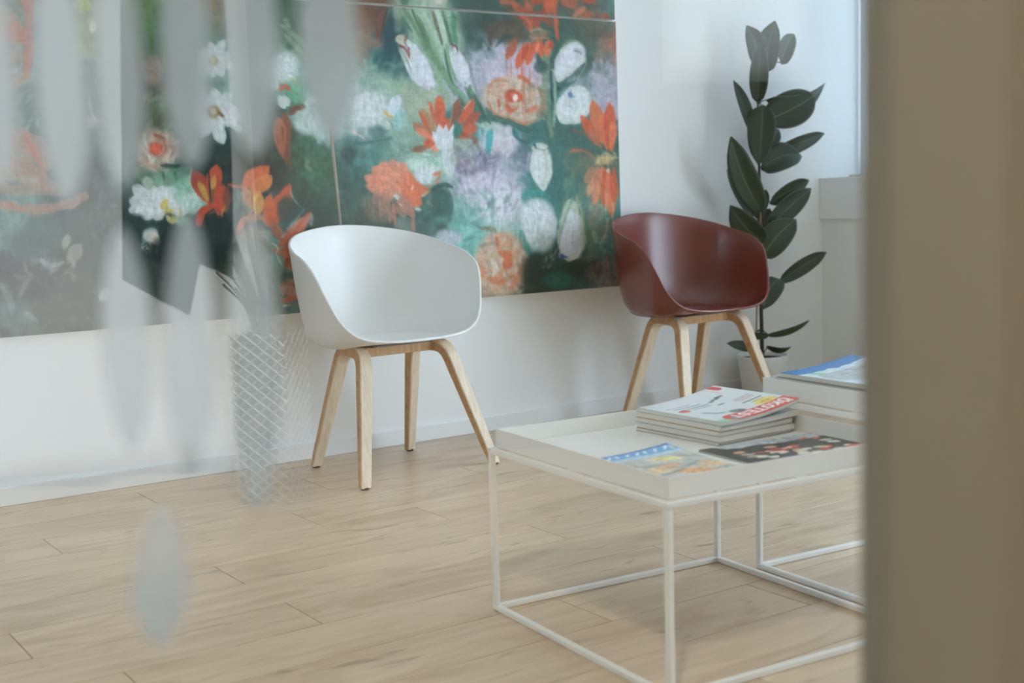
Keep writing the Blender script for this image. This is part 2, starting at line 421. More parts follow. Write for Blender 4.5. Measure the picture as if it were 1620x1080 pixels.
# ---- windows in the right wall: deep boxed sill, frame, mullions, panes
for (wn_, wy0, wy1, blind, wz0, wz1) in WINS:
    win = empty(wn_, (RIGHT_X, (wy0 + wy1) / 2, wz0)); tag(win, kind='structure')
    def wchild(o): o.parent = win; o.matrix_parent_inverse = Matrix.Translation(-Vector(win.location)); return o
    wchild(box('window_sill', (RIGHT_X - 0.018, wy0, 0.7235 if blind else 0.0305), (RIGHT_X + 0.30, wy1 - 0.0005, wz0), M['trim'], bevel=0.004))
    bm = bmesh.new()
    xw0, xw1 = RIGHT_X + 0.27, RIGHT_X + 0.335
    add_box(bm, (xw0, wy0, wz0), (xw1, wy1, wz0 + 0.06)); add_box(bm, (xw0, wy0, wz1 - 0.06), (xw1, wy1, wz1))
    add_box(bm, (xw0, wy0, wz0 + 0.06), (xw1, wy0 + 0.06, wz1 - 0.06)); add_box(bm, (xw0, wy1 - 0.06, wz0 + 0.06), (xw1, wy1, wz1 - 0.06))
    wchild(obj('window_frame', bm, M['trim']))
    npane = 1 if blind else 3
    span = (wy1 - wy0 - 0.12) / npane
    for k in range(1, npane):
        ym = wy0 + 0.06 + span * k
        wchild(box('mullion', (xw0, ym - 0.03, wz0 + 0.06), (xw1, ym + 0.03, wz1 - 0.06), M['trim']))
    for k in range(npane):
        ya = wy0 + 0.06 + span * k
        wchild(box('pane', (xw0 + 0.03, ya + 0.005, wz0 + 0.06), (xw0 + 0.036, ya + span - 0.005, wz1 - 0.06), M['glass']))
    if blind:
        wchild(mesh_py('dimming_blind', [(xw0 - 0.02, wy0 + 0.01, wz0 + 0.004), (xw0 - 0.02, wy1 - 0.01, wz0 + 0.004), (xw0 - 0.02, wy1 - 0.01, wz1 - 0.005), (xw0 - 0.02, wy0 + 0.01, wz1 - 0.005)], [(0, 1, 2, 3)], M['blind']))  # blind added unseen, keeps the window reveal from getting too bright
    portal('daylight_portal', (RIGHT_X + 0.37, (wy0 + wy1) / 2, (wz0 + wz1) / 2), (0, math.radians(90), 0), wz1 - wz0, wy1 - wy0)

# ---- glazed partition between corridor and waiting room, set at an angle to the back wall
PD = 0.72
JX = PD * math.tan(math.radians(29.65))
PT = 0.145
def pl(lx, ly, z=0.0):
    return np.array([lx * math.cos(PA) + ly * math.sin(PA), -lx * math.sin(PA) + ly * math.cos(PA), z])
def to_pl(P):
    return P[0] * math.cos(PA) - P[1] * math.sin(PA), P[0] * math.sin(PA) + P[1] * math.cos(PA), P[2]
GL = PD - 0.035                      # plane of the glass
def on_glass(x, y, ly=GL):
    d = ray(x, y); n = np.array([math.sin(PA), math.cos(PA), 0.0])
    return CAM + d * (ly / (d @ n))
def mirrored(P):
    lx, ly, z = to_pl(P); return pl(lx, 2 * GL - ly, z)
def turn(o): o.rotation_euler = (0, 0, -PA); return o
tag(turn(box('wall_front', (JX, PD - PT, 0.0), (5.2, PD, CEIL), M['corridor'])), kind='structure')
tag(turn(box('wall_front_beam', (-3.02, PD - PT, 2.45), (JX, PD, CEIL), M['corridor'])), kind='structure')
tag(turn(box('wall_front_pier', (-3.02, PD - PT, 0.0), (-1.3, PD, 2.45), M['corridor'])), kind='structure')
glass = empty('window_3'); tag(glass, kind='structure'); turn(glass)
box('pane', (-1.3, GL, 0.012), (JX, GL + 0.006, 2.45), M['glass'], glass)
box('floor_rail', (-1.3, GL - 0.015, 0.0005), (JX, GL + 0.021, 0.012), M['white_metal'], glass)

# frosted film leaves stuck on the room face of the glass: (centre line top, bottom, widest px, where widest)
FILM = [((78, -150), (110, 326), 78, 0.66), ((174, -170), (198, 304), 76, 0.66), ((283, -180), (305, 272), 80, 0.66),
        ((388, -190), (404, 252), 86, 0.66), ((510, -200), (526, 226), 92, 0.66), ((-26, -140), (8, 300), 56, 0.62),
        ((192, 358), (208, 716), 78, 0.52), ((296, 330), (302, 765), 80, 0.52), ((398, 330), (408, 812), 86, 0.52),
        ((258, 796), (250, 1022), 88, 0.60)]
for (a, b_, w, pk) in FILM:
    a = np.array(a, float); b_ = np.array(b_, float)
    ax = b_ - a; nrm = np.array([ax[1], -ax[0]]) / np.linalg.norm(ax)
    loop = []
    ts = np.linspace(0.0, 1.0, 17)
    def half(t):
        e_ = t / pk if t < pk else (1 - t) / (1 - pk)
        return 0.5 * w * (math.sin(0.5 * math.pi * e_) ** 0.60)
    for t in ts: loop.append(a + ax * t + nrm * half(t))
    for t in ts[::-1][1:-1]: loop.append(a + ax * t - nrm * half(t))
    V = [to_pl(on_glass(q[0], q[1], GL + 0.0068)) for q in loop]
    o = mesh_py('frosted_film_leaf', V, [list(range(len(V)))], M['film'], glass)
    o['label'] = 'frosted film leaf stuck on the glass'

# ---- corridor behind the camera (seen as reflections in the glass)
W1 = (-0.95, 0.235, 0.005, 2.45)     # corridor window: lx0, lx1, z0, z1
W2 = (1.66, 3.0, 1.25, 2.45)
bm = bmesh.new()
def slab(x0, x1, z0, z1): add_box(bm, (x0, CY - 0.2, z0), (x1, CY, z1))
slab(-2.6, W1[0], -0.1, CEIL); slab(W1[0], W1[1], -0.1, W1[2]); slab(W1[0], W1[1], W1[3], CEIL)
slab(W1[1], W2[0], -0.1, CEIL); slab(W2[0], W2[1], -0.1, W2[2]); slab(W2[0], W2[1], W2[3], CEIL); slab(W2[1], 6.5, -0.1, CEIL)
tag(turn(obj('wall_corridor', bm, M['corridor'])), kind='structure')
for n_, (a, b_, c_, d_) in (('window_4', W1), ('window_5', W2)):
    wn = empty(n_); tag(wn, kind='structure'); turn(wn)
    bm = bmesh.new()
    y0, y1 = CY - 0.14, CY - 0.08
    add_box(bm, (a, y0, c_), (b_, y1, c_ + 0.05)); add_box(bm, (a, y0, d_ - 0.05), (b_, y1, d_))
    add_box(bm, (a, y0, c_ + 0.05), (a + 0.05, y1, d_ - 0.05)); add_box(bm, (b_ - 0.05, y0, c_ + 0.05), (b_, y1, d_ - 0.05))
    obj('window_frame', bm, M['trim'], wn)
    box('pane', (a + 0.05, y0 + 0.02, c_ + 0.05), (b_ - 0.05, y0 + 0.026, d_ - 0.05), M['glass'], wn)
    mesh_py('dimming_blind', [(a + 0.01, CY - 0.05, c_ + 0.02), (b_ - 0.01, CY - 0.05, c_ + 0.02), (b_ - 0.01, CY - 0.05, d_ - 0.01), (a + 0.01, CY - 0.05, d_ - 0.01)],
            [(0, 1, 2, 3)], M['sheer'], wn)  # added blind, tones down the bright reflection in the glass
    q = pl((a + b_) / 2, CY - 0.21, (c_ + d_) / 2)
    portal('daylight_portal', q, (math.radians(90), 0, -PA), b_ - a, d_ - c_)

# ================================================================== CHAIRS
RIM = [(0.0, -0.220, 0.437), (0.132, -0.210, 0.441), (0.215, -0.186, 0.460), (0.261, -0.162, 0.505), (0.288, -0.132, 0.577), (0.306, -0.098, 0.647),
       (0.306, -0.038, 0.691), (0.296, 0.041, 0.716), (0.267, 0.117, 0.742), (0.204, 0.187, 0.766), (0.099, 0.229, 0.784), (0.0, 0.244, 0.790)]
def shell_mesh(name, mat, parent):
    loop = RIM + [(-x, y, z) for x, y, z in RIM[1:-1]][::-1]
    R = catmull(loop, 5, True)
    N_ = len(R)
    c0 = np.array([0.0, -0.005, 0.428])
    prof = []
    K = 13
    for i in range(N_):
        rp = R[i]
        flat = rp[:2] - c0[:2]
        dz = rp[2] - 0.437
        wall = min(1.0, max(0.0, dz / 0.20))
        k1 = 0.50
        k2 = (1 - wall) * 0.80 + wall * 0.77
        k3 = (1 - wall) * 0.92 + wall * 0.905
        P0 = c0
        P1 = np.array([*(c0[:2] + flat * k1), 0.426])
        P2 = np.array([*(c0[:2] + flat * k2), 0.424 + 0.012 * (1 - wall)])
        P3 = np.array([*(c0[:2] + flat * k3), 0.437 + max(dz, 0) * 0.27])
        P4 = rp
        pts = catmull([P0, P1, P2, P3, P4], 5)
        d_ = np.concatenate([[0], np.cumsum(np.linalg.norm(np.diff(pts, axis=0), axis=1))])
        s_ = np.linspace(0.10, 1.0, K) * d_[-1]
        prof.append(np.stack([np.interp(s_, d_, pts[:, a]) for a in range(3)], 1))
    prof = np.array(prof)
    # soften between neighbours except at the rim
    for _ in range(3):
        sm = (np.roll(prof, 1, 0) + prof * 2 + np.roll(prof, -1, 0)) / 4
        prof[:, :-1] = sm[:, :-1]
    V = [tuple(c0)]; Fc = []
    for i in range(N_):
        for k in range(K): V.append(tuple(prof[i, k]))
    idx = lambda i, k: 1 + (i % N_) * K + k
    for i in range(N_):
        Fc.append((0, idx(i, 0), idx(i + 1, 0)))
        for k in range(K - 1):
            Fc.append((idx(i, k), idx(i, k + 1), idx(i + 1, k + 1), idx(i + 1, k)))
    o = mesh_py(name, V, Fc, mat, parent, True)
    s = o.modifiers.new('thickness', 'SOLIDIFY'); s.thickness = 0.0085; s.offset = -1.0
    bv = o.modifiers.new('edge', 'BEVEL'); bv.width = 0.003; bv.segments = 2; bv.limit_method = 'ANGLE'; bv.angle_limit = math.radians(50)
    return o
SH_F, SH_B, BEAM_Z = (0.158, -0.112), (0.136, 0.045), 0.394      # shoulders of the side frames (front, back)
def leg_mesh(name, foot, parent):
    """half of a bent-wood side frame: from the middle of the top beam over the shoulder down to the floor"""
    sx = 1.0 if foot[0] > 0 else -1.0
    front = foot[1] < 0
    sh = SH_F if front else SH_B
    S = np.array([sx * sh[0], sh[1], BEAM_Z]); F_ = np.array([foot[0], foot[1], 0.006])
    H = np.array([sx * (SH_F[0] + SH_B[0]) / 2, (SH_F[1] + SH_B[1]) / 2, BEAM_Z])
    rr = 0.046
    d1 = (S - H) / np.linalg.norm(S - H); d2 = (F_ - S) / np.linalg.norm(F_ - S)
    A, B = S - d1 * rr, S + d2 * rr
    P = [H, H * 0.6 + A * 0.4] + [(1-t)**2 * A + 2*t*(1-t) * S + t*t * B for t in np.linspace(0, 1, 10)] + [B * (1-t) + F_ * t for t in np.linspace(0.12, 1, 8)]
    P = np.array(P); n = len(P)
    N_ = np.cross(d1, d2); N_ /= np.linalg.norm(N_)
    bm = bmesh.new(); rings = []
    L_ = np.concatenate([[0], np.cumsum(np.linalg.norm(np.diff(P, axis=0), axis=1))]); L_ /= L_[-1]
    for i in range(n):
        t = P[min(i+1, n-1)] - P[max(i-1, 0)]; t /= np.linalg.norm(t)
        nr = np.cross(N_, t)                         # in-plane normal
        w = 0.5 * (0.042 - 0.008 * max(0, (L_[i] - 0.35) / 0.65))
        h = 0.5 * (0.036 - 0.012 * max(0, (L_[i] - 0.2) / 0.8))
        c = 0.003
        ring = []
        for a, b_ in ((w-c, h), (w, h-c), (w, -h+c), (w-c, -h), (-w+c, -h), (-w, -h+c), (-w, h-c), (-w+c, h)):
            q = P[i] + N_ * a + nr * b_
            if i == n - 1: q[2] = 0.006
            if i == 0: q[1] = H[1]
            ring.append(bm.verts.new(q))
        rings.append(ring)
    for i in range(n - 1):
        for k in range(8):
            f_ = bm.faces.new((rings[i][k], rings[i][(k+1) % 8], rings[i+1][(k+1) % 8], rings[i+1][k]))
            f_.material_index = 1 if k in (1, 5) else 0
    bm.faces.new(rings[0][::-1]); bm.faces.new(rings[-1])
    o = obj(name, bm, [M['ash'], M['ash_edge']], parent)
    bm = bmesh.new(); c = P[-1]
    add_lathe(bm, [(0.011, 0.0), (0.0125, 0.001), (0.0125, 0.0075), (0.010, 0.008)], 14, (c[0], c[1], 0.0))
    obj('felt_glide', bm, M['felt'], o)
    return o
FEET = [(-0.25, -0.232), (0.25, -0.232), (-0.187, 0.163), (0.187, 0.163)]
def armchair(loc, rz, mat, label):
    t = empty('armchair', loc, rz); tag(t, label, 'chair')
    sh = shell_mesh('shell', mat, t)
    for ft in FEET: leg_mesh('leg', ft, t)
    box('cross_bar', (-0.140, -0.075, 0.377), (0.140, -0.012, 0.408), [M['ash_edge']], t, 0.003)
    bm = bmesh.new(); add_box(bm, (-0.115, -0.10, 0.4085), (0.115, 0.045, 0.4135), 0.0015)
    obj('mounting_plate', bm, M['bracket'], t)
    return t
armchair((2.008, 3.617, 0), math.radians(4.25), M['shell_white'], 'white plastic shell armchair on wooden legs in front of the painting')
armchair((3.290, 3.563, 0), math.radians(2.84), M['shell_red'], 'brick red plastic shell armchair on wooden legs beside the potted plant')

# ================================================================== TRAY TABLES
def tray_table(loc, rz, sx, sy, z_rod, z_rim, label, group=None):
    """loc = far-left corner (bottom rod), local x along e1 (right), local -y along e2 (towards the camera)"""
    t = empty('tray_table', loc, rz); tag(t, label, 'table', group)
    r_ = 0.0062
    def rod(name, a, b_, parent=t):
        bm = bmesh.new()
        d_ = (Vector(b_) - Vector(a)).normalized() * r_ * 0.9
        add_box_rod(bm, Vector(a), Vector(b_), r_)
        return obj(name, bm, M['white_metal'], parent)
    def add_box_rod(bm, a, b_, r):
        lo = [min(a[i], b_[i]) - r for i in range(3)]; hi = [max(a[i], b_[i]) + r for i in range(3)]
        add_box(bm, lo, hi, 0.0025)
    C4 = [(0, 0), (sx, 0), (sx, -sy), (0, -sy)]
    zb = r_ + 0.0005
    for (x, y) in C4: rod('leg', (x, y, zb + 2*r_), (x, y, z_rod - 2*r_))
    for k in range(4):
        (x0, y0), (x1, y1) = C4[k], C4[(k+1) % 4]
        dx, dy = (x1 - x0), (y1 - y0); L_ = math.hypot(dx, dy); dx /= L_; dy /= L_
        e_ = r_ * 0.0 if k % 2 == 0 else 2 * r_
        rod('floor_rail', (x0 + dx*e_, y0 + dy*e_, zb), (x1 - dx*e_, y1 - dy*e_, zb))
        rod('top_rail', (x0 + dx*e_, y0 + dy*e_, z_rod), (x1 - dx*e_, y1 - dy*e_, z_rod))
    # tray: thin sheet bottom with four upright sides
    tr = empty('tray', (0, 0, 0)); tr.parent = t
    i_ = 0.007; th = 0.0028
    z0 = z_rod + r_ + 0.0022
    bm = bmesh.new(); add_box(bm, (i_, -sy + i_, z0), (sx - i_, -i_, z0 + th), 0.0)
    obj('tray_bottom', bm, M['white_metal'], tr)
    for (a, b_) in (((i_, -i_ - th), (sx - i_, -i_)), ((i_, -sy + i_), (sx - i_, -sy + i_ + th)),
                    ((i_, -sy + i_ + th), (i_ + th, -i_ - th)), ((sx - i_ - th, -sy + i_ + th), (sx - i_, -i_ - th))):
        bm = bmesh.new(); add_box(bm, (*a, z0 + th), (*b_, z_rim), 0.0007); obj('tray_side', bm, M['white_metal'], tr)
    # small clips that keep the tray in the frame
    for (x, y) in ((sx*0.5, 0), (sx*0.5, -sy), (0, -sy*0.5), (sx, -sy*0.5)):
        bm = bmesh.new()
        if y in (0, -sy): add_box(bm, (x - 0.012, y - 0.004, z_rod + r_), (x + 0.012, y + 0.004, z0), 0)
        else: add_box(bm, (x - 0.004, y - 0.012, z_rod + r_), (x + 0.004, y + 0.012, z0), 0)
        obj('clip', bm, M['white_metal'], t)
    return t, z0 + th
TH = math.radians(-4.365)
T1, T1Z = tray_table((1.4495, 2.1783, 0), TH, 0.60, 0.60, 0.3434, 0.389, 'white wire tray table in front with loose magazines and a pile')
T2, T2Z = tray_table((2.082, 2.030, 0), TH, 0.60, 0.60, 0.395, 0.445, 'taller white tray table half hidden behind the beige wall edge')

# ================================================================== RUBBER PLANT
PX, PY = 3.90, 3.775
plant = empty('potted_rubber_plant', (PX, PY, 0)); tag(plant, 'tall dark-leaved rubber plant in a round white pot in the corner', 'plant')
bm = bmesh.new()
add_lathe(bm, [(0.080, 0.0), (0.084, 0.003), (0.105, 0.168), (0.106, 0.172), (0.102, 0.173), (0.099, 0.170), (0.097, 0.155)], 48)
obj('pot', bm, M['pot'], plant, True)
bm = bmesh.new(); add_lathe(bm, [(0.090, 0.145), (0.0985, 0.158), (0.05, 0.162), (0.01, 0.163)], 36); obj('soil', bm, M['soil'], plant)
def pp(x, y, dy=0.0):            # pixel -> plant-local point on the plane Y = PY + dy
    q = on_y(x, y, PY + dy); return np.array([q[0] - PX, q[1] - PY, q[2]])
stem_px = [(1206, 560), (1205, 520), (1204, 480), (1207, 440), (1209, 400), (1208, 355), (1203, 310), (1201, 260), (1203, 215), (1199, 165), (1202, 120), (1212, 95)]
sp = [pp(*q) for q in stem_px]
sp[0][2] = 0.15
bm = bmesh.new(); c_ = catmull(sp, 4); add_tube(bm, c_, 0.01, 10, True, [0.0088 - 0.0050 * i / len(c_) for i in range(len(c_))])
obj('stem', bm, M['stem'], plant, True)
s2 = [pp(1197, 556, -0.02), pp(1197, 500, -0.02), pp(1200, 430, -0.015), pp(1204, 330, -0.012)]; s2[0][2] = 0.15
bm = bmesh.new(); add_tube(bm, catmull(s2, 4), 0.0038, 8); obj('support_stake', bm, M['stake'], plant, True)
def leaf(base, tip, w_px, dyb, dyt, bend=0.0, facing=0.0, fold=0.22):
    """base/tip pixels, width in pixels, Y offset of base and tip, bend (sideways arc in px), facing: roll about the axis in degrees"""
    B, T = pp(*base, dyb), pp(*tip, dyt)
    ax = T - B; L_ = np.linalg.norm(ax); ax /= L_
    mid = (B + T) / 2
    view = np.array([PX, PY, 0]) + mid - CAM; dist = view @ _f; view /= np.linalg.norm(view)
    sd = np.cross(ax, view); sd /= np.linalg.norm(sd)
    nr = np.cross(sd, ax); 
    if nr @ view > 0: nr = -nr
    a = math.radians(facing)
    sd2 = sd * math.cos(a) + nr * math.sin(a); nr2 = -sd * math.sin(a) + nr * math.cos(a)
    wid = w_px / F_PX * dist / max(0.35, math.cos(a))
    bd = bend / F_PX * dist
    n, m = 12, 7
    V = []; UV = []
    for i in range(n + 1):
        s = i / n
        wv = wid * 0.5 * max(0.0, math.sin(math.pi * min(1, s ** 0.86))) ** (0.52 if s < 0.8 else 0.52 + 1.2 * (s - 0.8)) if 0 < i < n else wid * 0.03
        ctr = B + ax * L_ * s + sd * bd * 4 * s * (1 - s) + nr2 * 0.012 * math.sin(math.pi * s)
        for j in range(m):
            q = -1 + 2 * j / (m - 1)
            V.append(ctr + sd2 * wv * q + nr2 * (abs(q) ** 1.4) * wv * fold)
            UV.append((s, q))
    Fc = [(i*m + j, i*m + j + 1, (i+1)*m + j + 1, (i+1)*m + j) for i in range(n) for j in range(m - 1)]
    o = mesh_py('leaf', V, Fc, M['leaf'], plant, True)
    lay = o.data.uv_layers.new(name='leaf')
    for lp in o.data.loops: lay.data[lp.index].uv = UV[lp.vertex_index]
    sm = o.modifiers.new('thickness', 'SOLIDIFY'); sm.thickness = 0.0012
    # leaf stalk back to the stem
    k = min(range(len(sp)), key=lambda i: np.linalg.norm(sp[i] - B))
    if np.linalg.norm(sp[k] - B) > 0.008:
        bm = bmesh.new(); add_tube(bm, [sp[k], (sp[k] + B) / 2 + np.array([0, 0, 0.004]), B + ax * 0.01], 0.0024, 6)
        obj('leaf_stalk', bm, M['stem'], o)
    return o
LEAVES = [ # base px, tip px, width px, dy base, dy tip, bend, roll, fold
    ((1197, 100), (1181, 40), 28, 0, -0.02, -4, 20, .3), ((1214, 114), (1226, 33), 34, 0, -0.05, 3, -15, .25), ((1236, 102), (1256, 54), 24, 0, 0.03, 6, 25, .3),
    ((1199, 163), (1204, 68), 27, -0.02, -0.06, 2, 10, .25), ((1212, 158), (1305, 131), 26, 0, -0.03, -18, 30, .2), ((1209, 192), (1289, 150), 52, -0.01, -0.07, -4, -10, .2),
    ((1190, 212), (1160, 127), 17, 0, 0.02, 2, 40, .4), ((1206, 166), (1200, 260), 40, -0.03, -0.10, 2, 5, .22), ((1205, 235), (1232, 205), 24, 0.03, 0.04, 0, 10, .2),
    ((1216, 246), (1304, 211), 22, 0, -0.02, 3, 30, .3), ((1204, 268), (1268, 247), 40, -0.01, -0.05, 9, -8, .2), ((1205, 335), (1156, 216), 40, -0.03, -0.07, 7, 12, .22),
    ((1192, 342), (1150, 268), 19, 0, 0.03, 4, 35, .3), ((1217, 322), (1280, 285), 22, 0, -0.02, 4, 25, .25), ((1213, 362), (1283, 298), 30, -0.01, -0.05, 2, 10, .25),
    ((1208, 382), (1155, 325), 38, -0.03, -0.06, 5, -5, .2), ((1206, 408), (1259, 347), 42, -0.03, -0.08, 5, 0, .2), ((1213, 375), (1238, 340), 22, 0.03, 0.05, 0, 0, .2),
    ((1232, 446), (1307, 399), 22, 0, -0.04, 3, 20, .3), ((1233, 441), (1207, 489), 36, -0.02, -0.05, -6, 0, .2), ((1212, 530), (1281, 506), 9, 0, -0.03, -2, 45, .2),
    ((1190, 549), (1150, 543), 15, 0, -0.02, 3, 25, .2), ((1188, 530), (1217, 531), 10, -0.03, -0.06, 2, 30, .2), ((1212, 547), (1252, 548), 8, 0, -0.04, -3, 40, .2),
    ((1186, 537), (1168, 512), 12, 0, 0.02, 0, 20, .2), ((1196, 345), (1212, 300), 20, 0.03, 0.05, 0, 0, .2), ((1218, 330), (1194, 380), 20, 0.04, 0.05, 0, 0, .2)]
for L_ in LEAVES: leaf(L_[0], L_[1], L_[2] * 1.12, *L_[3:])

# ================================================================== PAINTING (brush strokes worked out on a grid, carried as paint colour by the canvas mesh)
def vnoise(shape, cell, rng):
    h, w = shape
    gh, gw = int(h / cell[0]) + 3, int(w / cell[1]) + 3
    g = rng.random((gh, gw))
    yy = np.arange(h) / cell[0]; xx = np.arange(w) / cell[1]
    yi = yy.astype(int); xi = xx.astype(int); fy = (yy - yi)[:, None]; fx = (xx - xi)[None, :]
    fy = fy*fy*(3-2*fy); fx = fx*fx*(3-2*fx)
    a = g[yi][:, xi]; b_ = g[yi][:, xi+1]; c = g[yi+1][:, xi]; d_ = g[yi+1][:, xi+1]
    return (a*(1-fx) + b_*fx)*(1-fy) + (c*(1-fx) + d_*fx)*fy
class Painter:
    """U, V: brush coordinates of every grid point; C: colour 0-255"""
    def __init__(s, U, V, seed=3):
        s.U, s.V = U, V; s.rng = np.random.default_rng(seed)
        s.C = np.zeros(U.shape + (3,)); sh = U.shape
        s.n1 = vnoise(sh, (9, 9), s.rng) - .5; s.n2 = vnoise(sh, (9, 9), s.rng) - .5
        s.n3 = vnoise(sh, (3, 3), s.rng) - .5; s.n4 = vnoise(sh, (24, 24), s.rng) - .5
        s.n5 = vnoise(sh, (2.2, 2.2), s.rng) - .5
        s.jit = 1.0
    def background(s, samples, sigma=22.0, power=2.0):
        S = np.array([(a, b_) for a, b_, _ in samples], float); K = np.array([c for _, _, c in samples], float)
        u = s.U + s.n1 * 26 + s.n4 * 30 + s.n3 * 3; v = s.V + s.n2 * 26 + s.n4 * 18 + s.n5 * 3
        num = np.zeros_like(s.C); den = np.zeros(s.U.shape)
        for (a, b_), k in zip(S, K):
            w = np.exp(-((u-a)**2 + (v-b_)**2) / (2*sigma*sigma)) + 1e-7 / (1e-4*((u-a)**2 + (v-b_)**2) + 1)
            num += w[..., None] * k; den += w
        s.C = num / den[..., None]
        s.C *= (1 + 0.12*s.n3 + 0.10*s.n5 + 0.16*s.n1)[..., None]
    def _win(s, u0, u1, v0, v1):
        m = (s.U > u0) & (s.U < u1) & (s.V > v0) & (s.V < v1)
        r_ = np.where(m.any(1))[0]; c = np.where(m.any(0))[0]
        if len(r_) == 0 or len(c) == 0: return None
        return slice(r_[0], r_[-1]+1), slice(c[0], c[-1]+1)
    def _mix(s, w, a, col):
        s.C[w] = s.C[w]*(1-a[..., None]) + col*a[..., None]
    def blob(s, cx, cy, rx, ry, col, ang=0, a=1.0, soft=0.35, rough=0.18, streak=0.06):
        R = max(rx, ry)*1.5 + 4; w = s._win(cx-R, cx+R, cy-R, cy+R)
        if w is None: return
        t = math.radians(ang); u = s.U[w]-cx; v = s.V[w]-cy
        p = u*math.cos(t)+v*math.sin(t); q = -u*math.sin(t)+v*math.cos(t)
        d_ = np.sqrt((p/rx)**2+(q/ry)**2) + s.jit*rough*(s.n4[w]*1.3+s.n1[w]*.9+s.n3[w]*.25)
        al = np.clip((1+soft*.5-d_)/max(soft, .03), 0, 1); al = al*al*(3-2*al)*a
        c = np.array(col, float)*(1 + (streak*3*s.n3[w] + streak*2*s.n5[w])[..., None])
        s._mix(w, al, c)
    def stroke(s, pts, w0, col, w1=None, a=0.95, taper=0.5, dry=0.3, col2=None, soft=1.2, jit=0.10):
        """pts: control points of a smooth line; w0 -> w1: width; taper: 0 blunt .. 1 pointed ends; dry: bristle gaps"""
        P = catmull([np.array(q, float) for q in pts], 6) if len(pts) > 2 else np.array(pts, float)
        if w1 is None: w1 = w0
        R = max(w0, w1) + 4
        w = s._win(P[:, 0].min()-R, P[:, 0].max()+R, P[:, 1].min()-R, P[:, 1].max()+R)
        if w is None: return
        u = s.U[w]; v = s.V[w]
        best = np.full(u.shape, 1e9); T = np.zeros(u.shape); Q = np.zeros(u.shape)
        L_ = np.concatenate([[0], np.cumsum(np.linalg.norm(np.diff(P, axis=0), axis=1))])
        for i in range(len(P)-1):
            ab = P[i+1]-P[i]; l2 = ab@ab+1e-9
            t = np.clip(((u-P[i, 0])*ab[0]+(v-P[i, 1])*ab[1])/l2, 0, 1)
            dx = u-(P[i, 0]+ab[0]*t); dy = v-(P[i, 1]+ab[1]*t); d2 = dx*dx+dy*dy
            m = d2 < best
            best = np.where(m, d2, best); T = np.where(m, (L_[i]+t*math.sqrt(l2))/L_[-1], T)
            Q = np.where(m, (dx*ab[1]-dy*ab[0])/math.sqrt(l2), Q)
        d_ = np.sqrt(best)
        e = np.clip(np.minimum(T, 1-T)*4, 0, 1)
        wd = .5*(w0+(w1-w0)*T)*(1-taper+taper*np.sqrt(e))
        wd = wd*(1+s.jit*1.6*s.n1[w]*.5)
        al = np.clip((wd-d_)/soft+.5+s.n3[w]*.5, 0, 1)
        ph = s.rng.random()*50
        br = np.sin(Q*2.3+ph+3*np.sin(T*3+ph))*.5+np.sin(Q*4.7+ph*2)*.3+s.n5[w]*1.4
        al = al*np.clip(1-dry*np.clip(br+.25, 0, 1.5)*(.4+.6*T), 0, 1)*a
        c = np.array(col, float)
        if col2 is not None: c = c*(1-T[..., None])+np.array(col2, float)*T[..., None]
        else: c = np.broadcast_to(c, u.shape+(3,))
        c = c*(1+jit*br[..., None]*.8+.12*s.n3[w][..., None])
        s._mix(w, al, c)
    def petal(s, b_, t, w_, col, col2=None, a=1.0, peak=0.6, dry=0.15, jit=0.10, blunt=0.8):
        b_ = np.array(b_, float); t = np.array(t, float); ax = t-b_; L_ = np.linalg.norm(ax); ax /= L_
        R = L_*.6+w_+4; m = (b_+t)/2; w = s._win(m[0]-R, m[0]+R, m[1]-R, m[1]+R)
        if w is None: return
        u = s.U[w]-b_[0]; v = s.V[w]-b_[1]
        p = (u*ax[0]+v*ax[1])/L_; q = (-u*ax[1]+v*ax[0])
        q = q+(s.n4[w]*.22+s.n1[w]*.08)*w_*s.jit
        e = np.where(p < peak, np.clip(p/peak, 0, 1), np.clip((1-p)/(1-peak), 0, 1))
        hw = .5*w_*np.sin(.5*math.pi*np.clip(e, 0, 1))**(1.15-blunt*.55)
        al = np.clip((hw-np.abs(q))/1.5+.4+s.n3[w]*.4, 0, 1)*((p > 0) & (p < 1))
        ph = s.rng.random()*40
        br = np.sin(q*1.6+ph)*.5+np.sin(q*3.9+2*ph)*.3+s.n5[w]*1.2
        al = al*np.clip(1-dry*np.clip(br+.1, 0, 1.5), 0, 1)*a
        c = np.array(col, float)
        pc = np.clip(p, 0, 1)[..., None]
        c = c*(1-pc)+np.array(col2 if col2 is not None else col, float)*pc
        c = c*(1+jit*br[..., None]+.10*s.n3[w][..., None])
        s._mix(w, al, c)
    def ring(s, cx, cy, n, r0, r1, w_, cols, a0=0, a1=360, dry=0.2, jr=0.15, sq=1.0, rot=0, blunt=.8):
        for k in range(n):
            an = math.radians(a0+(a1-a0)*(k+.5*s.rng.random())/max(1, n))
            rr = r1*(1+jr*(s.rng.random()*2-1)); c = cols[k % len(cols)]
            ca, sa = math.cos(an), math.sin(an)*sq
            s.petal((cx+ca*r0, cy+sa*r0), (cx+ca*rr, cy+sa*rr), w_*(1+.3*(s.rng.random()-.5)), c, None, .95, .65, dry, .1, blunt)
